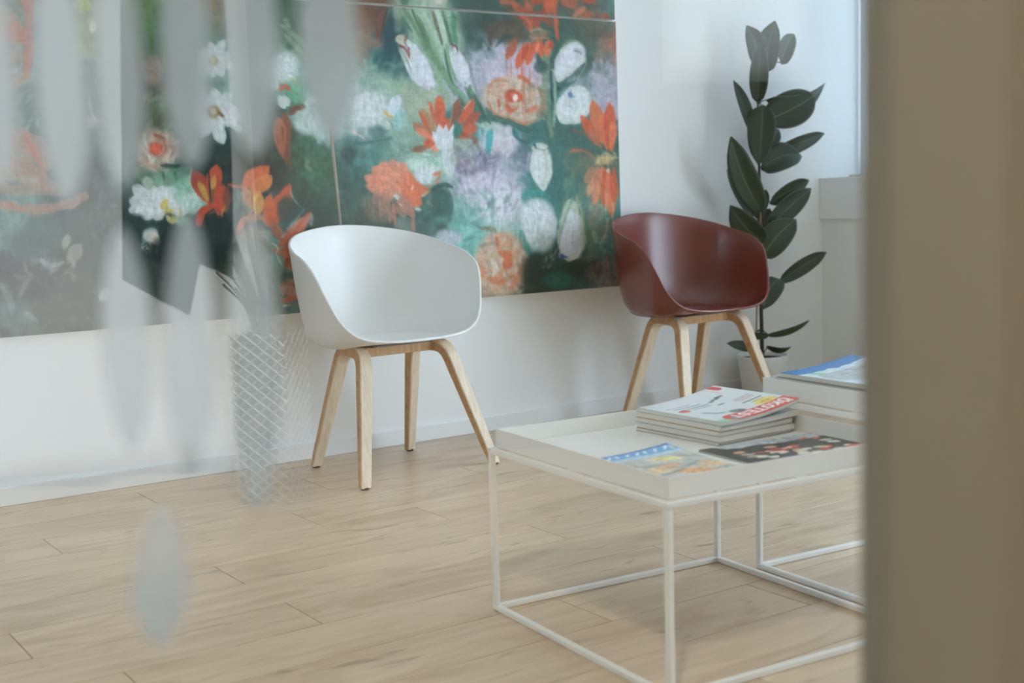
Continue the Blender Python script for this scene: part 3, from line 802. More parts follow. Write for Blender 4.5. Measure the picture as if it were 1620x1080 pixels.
    def scumble(s, n, box_, size, cols, a=0.6, seed=1, asp=1.6):
        g = np.random.default_rng(seed)
        for _ in range(n):
            x = box_[0]+(box_[2]-box_[0])*g.random(); y = box_[1]+(box_[3]-box_[1])*g.random()
            r_ = size*1.25*(.5+g.random()); a_ = a*.78; an = g.random()*180
            dx, dy = math.cos(math.radians(an))*r_, math.sin(math.radians(an))*r_
            s.stroke([(x-dx, y-dy), (x+(g.random()-.5)*r_, y+(g.random()-.5)*r_), (x+dx, y+dy)], r_*.8/asp*1.3, cols[int(g.random()*len(cols)) % len(cols)], None, a_*(.5+.5*g.random()), .6, .4)
def smear(C, seed=5, length=4, amount=0.62):
    """drag the wet paint along a slowly turning brush direction"""
    rng = np.random.default_rng(seed); h, w = C.shape[:2]
    ang = (vnoise((h, w), (46, 46), rng)*2.2 + vnoise((h, w), (17, 17), rng)*1.6 - 1.9) + math.pi/2
    dx, dy = np.cos(ang), np.sin(ang); yy, xx = np.mgrid[0:h, 0:w].astype(float)
    wob = (vnoise((h, w), (3, 3), rng) - .5)
    acc = np.zeros_like(C); tot = 0.0
    for k in range(-length, length + 1):
        wt = 1.0 - abs(k)/(length + 1.0)
        t = k*(1 + wob)
        xi = np.clip((xx + dx*t).round().astype(int), 0, w-1); yi = np.clip((yy + dy*t).round().astype(int), 0, h-1)
        acc += C[yi, xi]*wt; tot += wt
    out = C*(1-amount) + acc/tot*amount
    hair = vnoise((h, w), (14, 1.6), rng)*.5 + vnoise((h, w), (1.6, 14), rng)*.5 - .5
    return out*(1 + .14*hair[..., None])
def grade(C):
    g = C.mean(-1, keepdims=True); return (g + (C - g)*0.88)*0.97 + 4
def to_albedo(C, gain):
    c = np.clip(C, 0, 255)/255.0
    lin = np.where(c <= 0.04045, c/12.92, ((c+0.055)/1.055)**2.4)
    return np.clip(lin*gain, 0.004, 0.92)

OR, OR2, OR3, BRN = (206, 84, 46), (226, 122, 84), (188, 66, 36), (122, 66, 44)
WH, GW, LV, DG, TL, MG, LG = (206, 214, 216), (182, 196, 190), (186, 174, 190), (40, 62, 55), (46, 128, 122), (92, 128, 104), (150, 180, 156)
def paint_flowers(p):
    bg = [
     # right canvas, upper band
     (560,20,(120,84,62)),(600,20,(104,62,44)),(622,60,(20,62,70)),(612,92,(26,78,86)),(590,112,(132,164,146)),(604,132,(140,176,152)),(575,150,(196,206,206)),(555,185,(200,206,206)),
     (570,60,(150,120,100)),(650,25,(140,170,146)),(690,30,(150,176,156)),(722,28,(70,118,96)),(742,28,(44,64,56)),(765,50,(40,62,54)),(772,28,(46,72,62)),(742,62,(48,76,70)),(757,82,(86,124,124)),
     (745,112,(174,184,196)),(762,112,(178,170,188)),(800,14,(44,78,68)),(832,10,(66,88,68)),(930,28,(92,80,64)),(962,14,(80,132,126)),(910,56,(48,90,80)),(932,90,(52,96,86)),(946,58,(104,86,66)),
     (962,122,(178,166,184)),(957,100,(100,142,138)),(966,76,(214,106,76)),(790,90,(188,172,188)),(772,118,(194,178,194)),
     (600,190,(170,200,188)),(640,170,(160,172,146)),(652,200,(142,176,152)),(560,232,(72,112,106)),(600,236,(80,128,116)),(640,232,(118,154,136)),(550,262,(44,80,74)),(580,262,(70,134,124)),
     (545,292,(56,92,86)),(662,250,(146,174,158)),(560,302,(52,88,78)),(555,342,(58,80,70)),(545,205,(160,190,184)),(700,312,(48,88,78)),(722,332,(84,148,132)),(702,342,(48,92,82)),(690,372,(70,100,94)),
     (732,360,(112,186,170)),(752,340,(192,198,204)),(772,312,(208,208,216)),(790,332,(208,214,214)),(800,302,(198,198,212)),(730,292,(204,196,212)),(736,270,(134,122,146)),(752,256,(98,102,124)),
     (762,276,(184,166,194)),(780,226,(204,198,208)),(776,242,(192,186,198)),(770,216,(52,166,166)),(800,200,(58,116,106)),(760,190,(46,98,88)),(830,212,(34,104,98)),(852,206,(46,110,100)),
     (902,222,(58,104,92)),(930,242,(46,92,82)),(880,272,(44,104,98)),(892,302,(52,116,106)),(906,252,(86,114,92)),(926,266,(108,114,92)),(820,246,(100,118,130)),(815,270,(170,180,192)),(790,262,(196,196,208)),
     (852,312,(54,148,138)),(872,332,(56,114,104)),(860,292,(44,98,92)),(760,352,(122,190,174)),(780,346,(108,172,156)),(750,372,(96,190,180)),(800,362,(182,204,198)),(790,372,(164,192,176)),
     (830,382,(66,146,136)),(836,412,(36,64,58)),(852,422,(28,50,44)),(872,432,(24,56,50)),(880,402,(36,82,76)),(896,412,(24,50,44)),(880,442,(36,110,100)),(912,432,(24,50,40)),(930,422,(50,62,52)),(930,442,(42,104,94)),
     (950,402,(26,88,78)),(970,382,(36,128,122)),(950,432,(116,110,110)),(970,442,(122,116,116)),(840,452,(34,50,40)),(862,452,(34,60,50)),(940,370,(150,166,140)),(930,346,(128,128,106)),(950,382,(138,160,138)),(705,272,(172,204,188)),
     (720,420,(150,150,140)),(650,430,(120,160,150)),(600,420,(60,90,80)),(800,450,(150,130,110)),
     # left canvas
     (450,200,(44,64,54)),(470,250,(48,86,60)),(500,272,(58,104,76)),(520,300,(46,76,66)),(480,300,(38,60,50)),(440,270,(34,40,35)),(410,250,(34,40,35)),(500,322,(42,76,66)),(470,342,(34,66,66)),(505,342,(38,66,58)),
     (350,230,(22,52,42)),(340,252,(16,40,33)),(372,272,(32,38,32)),(300,256,(26,56,46)),(390,332,(48,82,76)),(375,362,(20,40,35)),(340,372,(14,30,26)),(340,412,(20,46,37)),(230,392,(20,46,40)),(262,402,(15,34,30)),
     (282,280,(112,164,136)),(312,300,(132,184,154)),(250,272,(124,148,124)),(215,302,(52,84,72)),(208,372,(24,54,44)),(430,442,(80,134,124)),(460,442,(22,84,88)),(480,482,(32,116,116)),(450,402,(112,168,166)),(420,482,(70,114,104)),
     (380,452,(44,86,76)),(240,442,(46,68,58)),(300,452,(40,50,42)),(360,452,(56,62,52)),(205,425,(66,88,78)),(440,470,(150,110,90)),(330,480,(64,72,60)),(270,490,(60,66,56)),
     (100,430,(66,66,56)),(50,452,(72,66,58)),(150,402,(56,64,54)),(20,352,(104,132,120)),(60,372,(66,84,72)),(120,352,(60,72,60)),(30,502,(92,110,98)),(100,502,(78,78,64)),(170,482,(66,72,60)),(60,202,(66,92,80)),(20,202,(102,114,108)),
     (100,102,(110,126,114)),(140,52,(124,126,84)),(140,152,(64,88,70)),(180,150,(84,96,88)),(170,330,(56,60,50)),(10,540,(80,80,68)),(120,540,(74,74,60)),(-60,300,(80,90,80)),(-60,100,(110,100,86)),(-60,480,(74,74,64)),
     (240,60,(66,104,66)),(235,30,(92,120,72)),(250,122,(104,92,76)),(240,172,(74,86,58)),(300,60,(84,130,112)),(300,152,(90,130,112)),(340,30,(134,114,86)),(340,60,(56,118,90)),(360,182,(104,150,128)),
     (390,102,(126,162,148)),(430,30,(56,86,64)),(440,60,(86,116,88)),(450,102,(138,178,160)),(480,132,(148,182,164)),(500,102,(112,158,134)),(470,160,(76,146,112)),(502,182,(170,192,186)),(480,20,(68,98,76)),(530,60,(150,150,130)),(520,140,(180,196,190)),
     # upper canvases
     (600,-60,(60,90,70)),(700,-60,(120,150,130)),(800,-60,(50,80,70)),(900,-60,(120,80,60)),(300,-60,(70,100,80)),(100,-60,(110,90,70)),(500,-60,(70,90,70)),(420,-30,(60,90,70)),(640,-160,(70,100,90)),(860,-160,(80,100,90)),(200,-160,(70,90,80)),(420,-160,(90,110,90)),(760,-250,(70,90,80)),(300,-250,(80,90,80)),
    ]
    p.background(bg, 19.0)
    p.scumble(260, (540, 190, 980, 460), 6, [(60,110,100),(90,150,138),(46,90,82),(120,170,156)], 0.28, 5)
    p.scumble(220, (200, 0, 530, 500), 6, [(40,70,60),(70,110,90),(30,54,46),(90,130,110)], 0.28, 6)
    p.scumble(150, (-40, 180, 200, 540), 7, [(92,96,84),(60,64,54),(110,124,114),(52,56,46)], 0.35, 7)
    # --- pale lilac cloud, centre right
    p.blob(785, 318, 42, 36, (206,208,214), 20, .85, .7); p.blob(755, 300, 26, 24, (208,200,214), 0, .8, .7); p.blob(792, 222, 28, 24, (206,200,208), 10, .9, .5)
    p.blob(770, 250, 24, 14, (104,104,126), -15, .6, .7); p.blob(738, 264, 20, 12, (118,100,128), 0, .7, .7); p.blob(826, 248, 16, 20, (98,118,130), 0, .7, .7)
    p.scumble(150, (725, 240, 838, 345), 5, [(212,212,220),(170,150,186),(120,124,150),(196,182,206),(90,120,128),(220,220,226)], 0.6, 8)
    p.scumble(50, (735, 205, 815, 245), 5, [(214,208,214),(198,176,196),(190,204,206)], 0.6, 9)
    p.blob(774, 222, 6, 20, (48,160,160), 5, .85, .6); p.blob(768, 196, 16, 8, (176,196,176), 15, .8, .5)
    p.scumble(60, (745, 75, 800, 130), 6, [(196,180,200),(176,186,200),(206,196,208),(150,170,180)], 0.6, 10)
    p.scumble(50, (938, 95, 976, 165), 6, [(182,166,190),(170,166,184),(120,160,156),(196,184,200)], 0.6, 11)
    # --- teal zone right, with the long stem
    p.blob(905, 215, 50, 18, (50,98,88), 8, .8, .6); p.blob(880, 280, 13, 60, (48,106,100), 3, .8, .6)
    p.stroke([(850,190),(858,220),(862,270),(866,330),(860,380)], 18, (52,110,102), 12, .7, .4, .5)
    p.stroke([(868,70),(862,110),(866,160),(872,215)], 16, (110,140,106), 9, .9, .3, .35)
    p.stroke([(874,110),(878,150),(876,200)], 7, (176,190,160), 4, .8, .5, .4)
    p.stroke([(872,113),(873,150),(876,165)], 6, (24,72,74), 4, .95, .5, .1)
    # --- green tulip stems running down from the seam
    p.blob(690, 60, 42, 62, (146,176,150), -10, .85, .4)
    for q, w_, c in (([(640,15),(655,40),(676,80),(700,115),(720,150)], 8, (96,134,92)), ([(652,16),(668,52),(690,90),(712,125)], 6, (70,112,76)), ([(668,15),(690,60),(705,100)], 7, (166,192,164)),
                     ([(690,15),(703,60),(706,95)], 8, (186,204,184)), ([(684,18),(692,45),(700,70)], 5, (100,100,72)), ([(700,18),(712,60),(726,110),(742,150),(752,175)], 5, (56,106,76)),
                     ([(716,16),(718,45),(722,70)], 7, (60,124,92)), ([(660,25),(680,66)], 5, (92,120,80)), ([(676,50),(694,95),(716,140)], 6, (120,158,120)), ([(636,30),(652,50)], 6, (52,118,82)),
                     ([(706,70),(712,100),(722,130)], 6, (120,160,124)), ([(722,90),(738,130),(750,158)], 6, (70,120,88)), ([(735,130),(756,160),(768,185)], 6, (90,132,98)), ([(720,140),(734,165),(745,185)], 5, (50,98,72)),
                     ([(700,120),(730,150),(742,170)], 8, (112,156,120)), ([(690,110),(700,140),(712,152)], 9, (132,168,132)), ([(750,150),(764,178),(776,196)], 4, (40,84,62)), ([(728,105),(733,122)], 3, (190,205,185))):
        p.stroke(q, w_, c, None, .9, .5, .35)
    p.petal((637,58),(682,142), 36, (196,210,212), (206,208,220), 1, .55, .12); p.petal((632,62),(660,118), 20, (190,206,198), (204,212,214), .9, .5); p.petal((655,70),(688,138), 18, (206,212,220), (214,216,224), .9)
    p.stroke([(629,62),(634,76),(645,98),(652,118)], 4, (120,132,110), 2, .7); p.stroke([(670,132),(676,142)], 6, (188,160,186), 4, .7)
    p.blob(634, 62, 8, 7, (196,190,166), 0, .9, .4); p.stroke([(631,72),(640,76),(648,92)], 5, (126,62,52), 3, .95, .6); p.stroke([(644,55),(641,68),(648,78)], 4, (120,84,62), 2, .9); p.stroke([(646,75),(648,88)], 3, (150,60,62), 2, .9)
    p.petal((712,72),(742,138), 26, (196,206,204), (206,206,218), 1, .5, .12); p.petal((722,78),(738,128), 14, (208,206,220), (212,212,222), .9)
    p.stroke([(712,70),(722,74),(724,84)], 3, (104,52,66), 2, .9); p.stroke([(717,72),(713,80)], 2.5, (90,60,66), 1.5, .9); p.stroke([(735,130),(737,133)], 3, (40,120,90), 3, .9)
    p.stroke([(703,78),(708,105),(716,130),(724,140)], 4, (50,110,80), 3, .9); p.stroke([(733,76),(742,100),(752,140),(762,160)], 4, (120,140,126), 3, .7)
    p.blob(616, 60, 7, 50, (18,66,76), 3, .85, .7); p.blob(605, 95, 16, 16, (22,82,86), 20, .7, .8); p.stroke([(608,20),(600,45),(598,62)], 16, (124,66,44), 8, .8, .5, .5); p.stroke([(614,12),(606,40),(612,60)], 4, (18,54,60), 2, .8)
    p.scumble(40, (570, 95, 640, 150), 6, [(130,176,150),(150,186,160),(100,160,132),(166,186,150)], .5, 12)
    # --- big top flower (orange over dark), crossing the seam
    p.blob(800, 52, 34, 18, (84,70,52), 10, .85, .6); p.stroke([(815,35),(790,38),(776,55),(776,72)], 12, (74,62,46), 8, .9, .5, .4); p.stroke([(810,58),(795,62),(784,74)], 7, (30,72,66), 4, .9)
    for q, w_, c in (([(794,2),(812,6),(830,32),(840,48)], 12, OR), ([(830,0),(838,15),(845,36)], 8, (190,84,52)), ([(864,0),(862,18),(850,36)], 9, (176,72,44)), ([(876,0),(879,30),(882,62)], 7, OR), ([(888,0),(890,10)], 5, OR3),
                     ([(866,12),(852,30),(846,40)], 12, (150,66,42)), ([(820,12),(845,30),(850,44)], 10, (160,70,44)), ([(800,12),(822,30),(834,42)], 8, (120,66,44)), ([(838,22),(862,28),(870,40)], 12, (146,64,42)),
                     ([(925,12),(914,20),(908,28)], 8, OR2), ([(938,22),(926,24),(920,30)], 9, (170,84,54)), ([(945,20),(950,30)], 6, (150,80,56)), ([(957,22),(960,30)], 6, OR3)):
        p.stroke(q, w_, c, None, .95, .45, .25)
    p.blob(855, 54, 16, 6, (120,104,80), -6, .95, .4); p.stroke([(838,50),(852,46),(866,50)], 3, (172,158,128), 2, .9); p.stroke([(838,58),(852,60),(868,60)], 4, (196,120,66), 3, .9)
    for tx, ty, bx, by, w_, c in ((800,95,818,64,13,(178,84,52)),(818,110,832,66,15,OR),(834,104,842,64,13,OR),(842,88,850,62,11,OR),(855,92,856,62,10,OR),(864,90,866,62,12,(214,96,60)),(871,78,872,62,8,OR3),(826,96,836,66,9,OR3),(848,84,852,64,7,(224,118,78))):
        p.petal((bx,by),(tx,ty), w_, c, tuple(min(255, k*1.06) for k in c), 1, .6, .15)
    p.blob(856, 105, 11, 10, (52,84,76), 0, .9, .5); p.stroke([(852,92),(857,112)], 8, (48,84,76), 6, .85); p.stroke([(815,62),(806,74),(800,80)], 10, (150,84,58), 6, .8)
    for x_, y0_, y1_ in ((801,98,134),(808,96,142),(825,108,200),(829,104,190),(838,108,150)): p.stroke([(x_, y0_),(x_+1.2, y1_)], 1.5, (204,88,56), 1.2, .9, .1, 0)
    # --- upper right white tulips
    p.petal((882,130),(915,66), 42, (188,196,188), (204,206,212), 1, .6, .1); p.petal((884,128),(908,72), 26, (206,208,214), (214,212,220), .95, .55); p.blob(917, 82, 9, 12, (196,198,206), 0, .9, .5)
    p.stroke([(887,78),(900,66),(915,66),(925,76)], 5, (128,148,110), 3, .8); p.stroke([(908,80),(916,82),(920,86)], 3, (92,84,104), 2, .9); p.stroke([(925,88),(927,100),(918,118),(903,132)], 4, (140,150,118), 3, .7)
    p.stroke([(880,142),(895,136),(912,127)], 5, (30,104,94), 3, .95); p.blob(884, 140, 3, 3, (30,52,60), 0, .9, .4)
    p.petal((889,196),(925,138), 52, (196,208,200), (200,208,206), 1, .55, .1); p.petal((886,190),(910,145), 34, (208,214,216), (210,212,214), .95); p.blob(910, 165, 22, 26, (206,212,212), -20, .85, .6)
    p.stroke([(899,148),(902,152),(908,153)], 5, (70,110,170), 3, .95, .3); p.stroke([(902,145),(905,151)], 2.5, (44,60,90), 2, .9); p.stroke([(928,130),(934,146),(932,160)], 4, (150,168,150), 3, .7)
    # --- peony below the top flower
    p.blob(814, 158, 46, 36, (196,172,148), 12, .95, .35, .25); p.scumble(90, (772, 125, 862, 192), 6, [(214,196,176),(204,128,90),(180,160,130),(222,206,192),(196,110,74),(160,130,100)], .6, 13)
    for q, w_, c in (([(772,150),(776,134),(790,126),(806,130)], 5, (206,124,84)), ([(782,150),(786,138),(800,134)], 4, (214,140,100)), ([(772,160),(780,178),(800,190)], 6, (196,120,80)), ([(806,188),(830,196),(846,190)], 6, (190,130,90)),
                     ([(820,120),(832,126),(838,134)], 6, OR), ([(852,140),(862,160),(850,182)], 8, (150,124,92)), ([(788,158),(790,170)], 4, OR), ([(834,176),(848,168)], 7, (214,96,60)), ([(840,180),(856,168)], 4, (200,130,96))): p.stroke(q, w_, c, None, .9, .5, .35)
    p.blob(812, 153, 14, 11, (206,78,44), 15, .95, .3, .3); p.stroke([(802,165),(808,176),(818,172)], 7, (210,84,50), 5, .9); p.stroke([(804,150),(806,144),(814,143)], 4, (120,58,42), 3, .8); p.blob(815, 155, 4, 6, (232,224,218), 10, 1, .3)
    p.stroke([(826,105),(828,200)], 1.6, (206,84,52), 1.2, .9, .1, 0); p.stroke([(829,120),(833,236)], 1.3, (150,84,62), 1, .8, .1, 0); p.stroke([(838,118),(839,160)], 1.4, (208,96,64), 1, .8, .1, 0)
    p.stroke([(756,192),(775,186),(800,192),(830,204),(850,206)], 12, (44,94,84), 8, .9, .5, .3); p.stroke([(770,172),(780,184)], 10, (56,100,86), 7, .8)
    p.stroke([(812,205),(820,220),(834,226)], 9, (30,100,96), 5, .9); p.stroke([(836,232),(846,222)], 3, (90,170,160), 2, .8)
    # --- orange daisy with white heart
    for tx, ty, bx, by, w_, c in ((692,151,700,206,17,OR),(724,156,716,200,15,(142,78,52)),(748,156,726,200,17,OR),(758,176,732,206,16,(172,76,46)),(755,200,730,212,16,(196,84,50)),(664,172,690,212,16,(172,122,80)),(662,176,684,216,7,OR),(676,160,694,205,9,(190,96,58)),(680,160,684,180,5,OR),
                                  (652,196,690,222,16,(170,110,74)),(658,204,688,222,12,OR2),(706,186,712,208,14,OR),(670,230,690,224,14,OR),(684,240,694,226,12,(226,132,100)),(742,216,722,216,12,OR3),(700,215,694,190,12,OR)):
        p.petal((bx,by),(tx,ty), w_, c, tuple(min(255, k*1.05) for k in c), 1, .62, .15)
    p.stroke([(716,168),(712,200)], 3, (120,150,120), 2, .7); p.stroke([(735,172),(745,158)], 2, (180,205,200), 2, .8); p.stroke([(676,160),(684,196)], 2, (180,196,180), 1.5, .8)
    for tx, ty, w_ in ((684,208,14),(694,196,14),(706,196,10),(718,196,8),(690,220,16),(702,236,22),(712,222,18),(716,206,10)): p.petal((707,238),(tx,ty), w_, (206,212,216), (210,216,220), 1, .55, .12)
    p.petal((706,220),(714,282), 22, (204,212,214), (190,208,204), .95, .45, .2); p.blob(724, 206, 7, 12, (52,118,100), 20, .8, .6); p.blob(735, 228, 16, 10, (152,170,148), 0, .8, .6); p.stroke([(736,215),(750,218),(755,230)], 8, (170,90,58), 6, .8)
    p.scumble(40, (715, 220, 765, 262), 5, [(160,176,156),(120,130,110),(186,190,180),(96,84,84)], .55, 14)
    # --- left small white-blue daisy
    p.blob(585, 175, 28, 26, (204,212,212), 0, .85, .6); p.petal((615,185),(632,150), 20, (196,208,222), (206,214,222), .95); p.petal((618,182),(640,172), 14, (196,214,222), (180,206,210), .9); p.petal((612,190),(608,206), 14, (200,212,206), None, .9)
    p.blob(632, 190, 10, 16, (140,196,196), 10, .7, .7); p.stroke([(608,176),(614,182),(622,184)], 6, (206,176,84), 5, .95); p.stroke([(556,206),(568,214),(578,220)], 5, (218,196,194), 3, .9)
    p.stroke([(560,228),(590,224),(620,218)], 7, (52,108,100), 4, .8); p.blob(598, 208, 16, 10, (72,112,106), 0, .7, .6); p.blob(552, 242, 14, 14, (44,70,64), 0, .7, .7)
    # --- white-green bud and big salmon flower
    cx, cy = 627, 300
    for k, (tx, ty, w_) in enumerate(((575,279,22),(590,262,26),(603,256,26),(622,252,26),(640,256,24),(652,274,24),(668,288,26),(680,300,24),(668,325,24),(655,345,18),(578,295,24),(588,318,22),(600,340,22),(618,352,16),(640,345,16))):
        c = (226,140,108) if k in (0,1,2,3,4,10) else ((228,114,72) if k in (5,6,7,8) else (182,124,102))
        p.petal((cx,cy),(tx,ty), w_*1.05, c, tuple(v*.97 for v in c), .95 if k < 11 else .75, .62, .12)
    p.blob(620, 288, 30, 22, (224,138,108), -15, .75, .9); p.blob(600, 284, 18, 9, (222,132,102), -10, .8, .6); p.blob(608, 268, 12, 14, (224,136,106), 20, .8, .6); p.blob(652, 302, 14, 18, (228,112,70), 0, .7, .8); p.blob(604, 334, 26, 18, (150,118,100), 0, .6, .8); p.blob(585, 316, 18, 10, (120,110,96), -10, .5, .8)
    p.stroke([(676,296),(682,292)], 4, (196,140,90), 3, .9); p.blob(627, 312, 5, 5, (190,200,196), 0, .95, .4); p.stroke([(624,314),(625,326)], 6, (78,92,86), 5, .9); p.stroke([(619,318),(618,330)], 5, (90,100,94), 4, .9); p.stroke([(623,322),(625,345),(626,360)], 4, (200,110,84), 3, .9)
    p.stroke([(650,300),(654,294)], 2.5, (228,222,212), 2, .95); p.stroke([(657,330),(666,332)], 5, (214,220,216), 4, .95); p.stroke([(632,322),(636,327)], 3, (220,180,164), 2, .9); p.stroke([(668,310),(676,304)], 3, (210,214,204), 2, .8); p.stroke([(632,300),(631,306)], 3, (214,206,200), 2, .7)
    p.blob(640, 362, 14, 18, (140,144,134), 0, .6, .8); p.stroke([(652,345),(655,366)], 7, (206,120,90), 5, .7)
    p.blob(668, 258, 27, 17, (186,208,194), 8, 1, .3, .25); p.blob(672, 275, 18, 14, (200,212,212), 0, 1, .3, .25); p.stroke([(645,250),(660,245),(680,250),(694,262)], 8, (132,184,156), 6, .8); p.blob(664, 236, 12, 5, (142,84,58), -8, .9, .5)
    p.stroke([(686,276),(692,274)], 6, (214,120,80), 5, .95); p.stroke([(696,272),(694,284)], 6, (190,124,84), 4, .9); p.stroke([(690,286),(692,290)], 6, (210,118,80), 5, .9)
    p.stroke([(684,300),(700,292),(716,296)], 9, (36,76,66), 6, .9); p.blob(698, 318, 14, 20, (46,88,78), -15, .8, .7); p.stroke([(706,300),(712,330),(710,350)], 14, (50,98,86), 8, .7); p.stroke([(675,318),(684,326)], 5, (120,132,110), 3, .9)
    p.scumble(60, (715, 300, 780, 380), 6, [(100,176,160),(80,156,140),(140,196,180),(60,120,106)], .5, 15); p.blob(712, 374, 20, 10, (190,190,206), 10, .8, .6); p.blob(700, 384, 30, 10, (170,186,190), 0, .7, .7)
    # --- hanging white tulip, round white bloom, second tulip
    p.blob(856, 262, 18, 34, (200,208,202), -3, 1, .18, .10); p.petal((854,262),(860,303), 26, (202,210,204), None, 1, .35, .08); p.blob(853, 266, 11, 26, (212,216,218), -3, .9, .6); p.stroke([(862,236),(864,270),(858,296)], 5, (176,194,164), 3, .8); p.stroke([(852,250),(853,286)], 1.6, (160,172,150), 1, .7)
    p.stroke([(842,236),(852,228),(866,232)], 6, (196,204,190), 5, .9); p.stroke([(846,234),(852,236),(864,238)], 2.5, (92,110,96), 2, .85); p.stroke([(845,228),(848,233)], 2.5, (30,44,90), 2, .95); p.stroke([(838,240),(836,250),(834,262)], 3, (190,170,190), 2, .8)
    p.stroke([(826,313),(840,304),(858,306),(872,312)], 9, (48,148,136), 6, .85, .6); p.blob(853, 355, 31, 40, (196,208,206), -8, 1, .35, .12); p.blob(850, 345, 22, 26, (208,216,218), -8, .9, .7); p.blob(858, 385, 18, 14, (168,184,176), 0, .7, .7)
    p.stroke([(824,366),(832,386),(842,402)], 10, (56,136,124), 7, .7); p.stroke([(878,320),(884,350),(880,380)], 6, (60,124,114), 5, .7)
    p.petal((905,315),(900,414), 44, (176,190,164), (196,204,196), 1, .62, .12, .06, 1.0); p.petal((904,330),(898,408), 30, (208,214,216), (212,214,222), 1, .6); p.petal((912,335),(912,410), 14, (210,208,218), (206,202,200), .9, .6)
    p.stroke([(906,312),(896,340),(887,368),(883,392)], 5, (120,156,126), 3, .8); p.stroke([(912,312),(922,345),(925,385),(916,408)], 6, (150,166,130), 4, .8); p.stroke([(887,402),(893,406),(898,407)], 4, (52,74,150), 3, .95); p.stroke([(898,410),(904,412)], 4, (196,184,176), 3, .9); p.stroke([(884,400),(886,408)], 3, (190,170,176), 2, .8)
    p.stroke([(900,284),(896,310),(888,335)], 10, (90,132,104), 6, .7); p.stroke([(915,290),(922,320)], 8, (80,130,108), 6, .7); p.stroke([(925,310),(927,345),(932,385)], 9, (58,116,104), 7, .7)
    # --- right edge flower
    for tx, ty, bx, by, w_, c in ((918,182,950,232,16,OR),(936,158,958,232,20,(204,104,62)),(950,176,962,238,18,(214,104,64)),(963,162,966,240,18,OR),(970,190,968,240,12,(222,110,72)),(930,204,952,234,8,(176,100,70))): p.petal((bx,by),(tx,ty), w_*1.15, c, tuple(min(255, v*1.05) for v in c), 1, .6, .12)
    p.stroke([(902,239),(918,238),(932,243),(940,250)], 6, (214,96,62), 4, .9); p.stroke([(905,206),(925,212),(940,226)], 6, (140,92,68), 3, .7); p.blob(932, 258, 16, 12, (104,112,88), 10, .8, .6)
    p.blob(958, 252, 16, 8, (186,158,104), -8, .95, .5); p.scumble(20, (942, 244, 974, 262), 4, [(206,180,124),(160,130,84),(220,196,150)], .7, 16)
    for tx, ty, bx, by, w_, c in ((948,305,952,262,15,OR2),(956,330,956,264,14,OR),(966,345,962,264,16,(224,112,66)),(971,320,970,264,12,OR),(936,300,946,264,14,(196,120,84)),(926,290,940,262,12,(170,120,88)),(930,310,938,280,10,(206,140,104)),(940,325,946,285,10,(216,130,90))): p.petal((bx,by),(tx,ty), w_*1.15, c, tuple(min(255, v*1.06) for v in c), .95, .6, .2)
    p.blob(962, 270, 3, 3, (226,214,206), 0, .9, .4); p.stroke([(950,290),(952,330)], 3, (160,140,84), 2, .8); p.stroke([(960,300),(958,350)], 3, (206,180,140), 2, .6); p.stroke([(970,320),(969,352)], 3, (222,190,160), 2, .6)
    p.stroke([(930,350),(945,340),(950,330)], 8, (120,122,100), 6, .7); p.stroke([(962,345),(958,370),(948,384)], 6, (180,176,150), 4, .8); p.stroke([(940,365),(944,384)], 10, (176,182,150), 7, .7); p.stroke([(930,360),(935,390)], 8, (90,130,100), 5, .7)
    # --- bottom rose by the white chair, grey patch at the right corner
    p.blob(790, 415, 42, 46, (200,170,142), 0, .97, .3, .2); p.scumble(110, (756, 372, 828, 462), 7, [(220,200,176),(214,126,80),(196,176,146),(226,150,110),(180,150,120),(222,212,198)], .6, 17)
    for q, w_, c in (([(792,400),(805,405),(800,425)], 14, (218,104,60)), ([(772,440),(790,446),(812,436)], 9, (214,122,78)), ([(826,420),(818,440),(806,458)], 10, (220,132,90)), ([(765,425),(762,440)], 8, (224,128,86)), ([(784,380),(800,388),(812,404)], 5, (216,150,112)), ([(760,390),(775,384),(790,386)], 6, (150,140,110)), ([(778,412),(784,424),(780,436)], 7, (226,212,196)), ([(785,375),(788,392)], 4, (206,104,62)), ([(800,430),(806,442)], 6, (150,150,130)), ([(760,360),(776,362),(784,366)], 8, (130,122,98))): p.stroke(q, w_, c, None, .9, .5, .35)
    p.blob(850, 428, 26, 24, (30,50,43), 0, .8, .7); p.blob(905, 430, 28, 14, (28,52,44), -20, .8, .7); p.blob(885, 442, 26, 12, (34,108,98), -4, .7, .7); p.blob(960, 432, 20, 24, (124,118,118), 0, .9, .5); p.blob(942, 425, 10, 16, (70,66,56), 0, .8, .6)
    p.scumble(70, (930, 402, 980, 455), 4, [(140,132,132),(90,84,82),(160,152,150),(60,56,50)], .5, 18); p.scumble(30, (925, 405, 955, 440), 3, [(190,170,140),(150,110,90),(80,100,80)], .7, 19)
    p.scumble(30, (858, 395, 880, 425), 3, [(170,186,190),(120,150,150)], .6, 20); p.scumble(26, (940, 378, 978, 400), 3, [(70,170,150),(150,190,176)], .6, 21)
    # ================= left canvas
    p.blob(512, 265, 22, 30, (56,98,66), 0, .7, .7); p.stroke([(488,255),(484,262),(494,270)], 9, (120,160,118), 6, .8); p.blob(502, 255, 12, 10, (64,104,70), 0, .8, .6)
    p.scumble(60, (470, 225, 530, 300), 6, [(50,96,70),(80,130,100),(36,66,56),(60,120,116)], .5, 22)
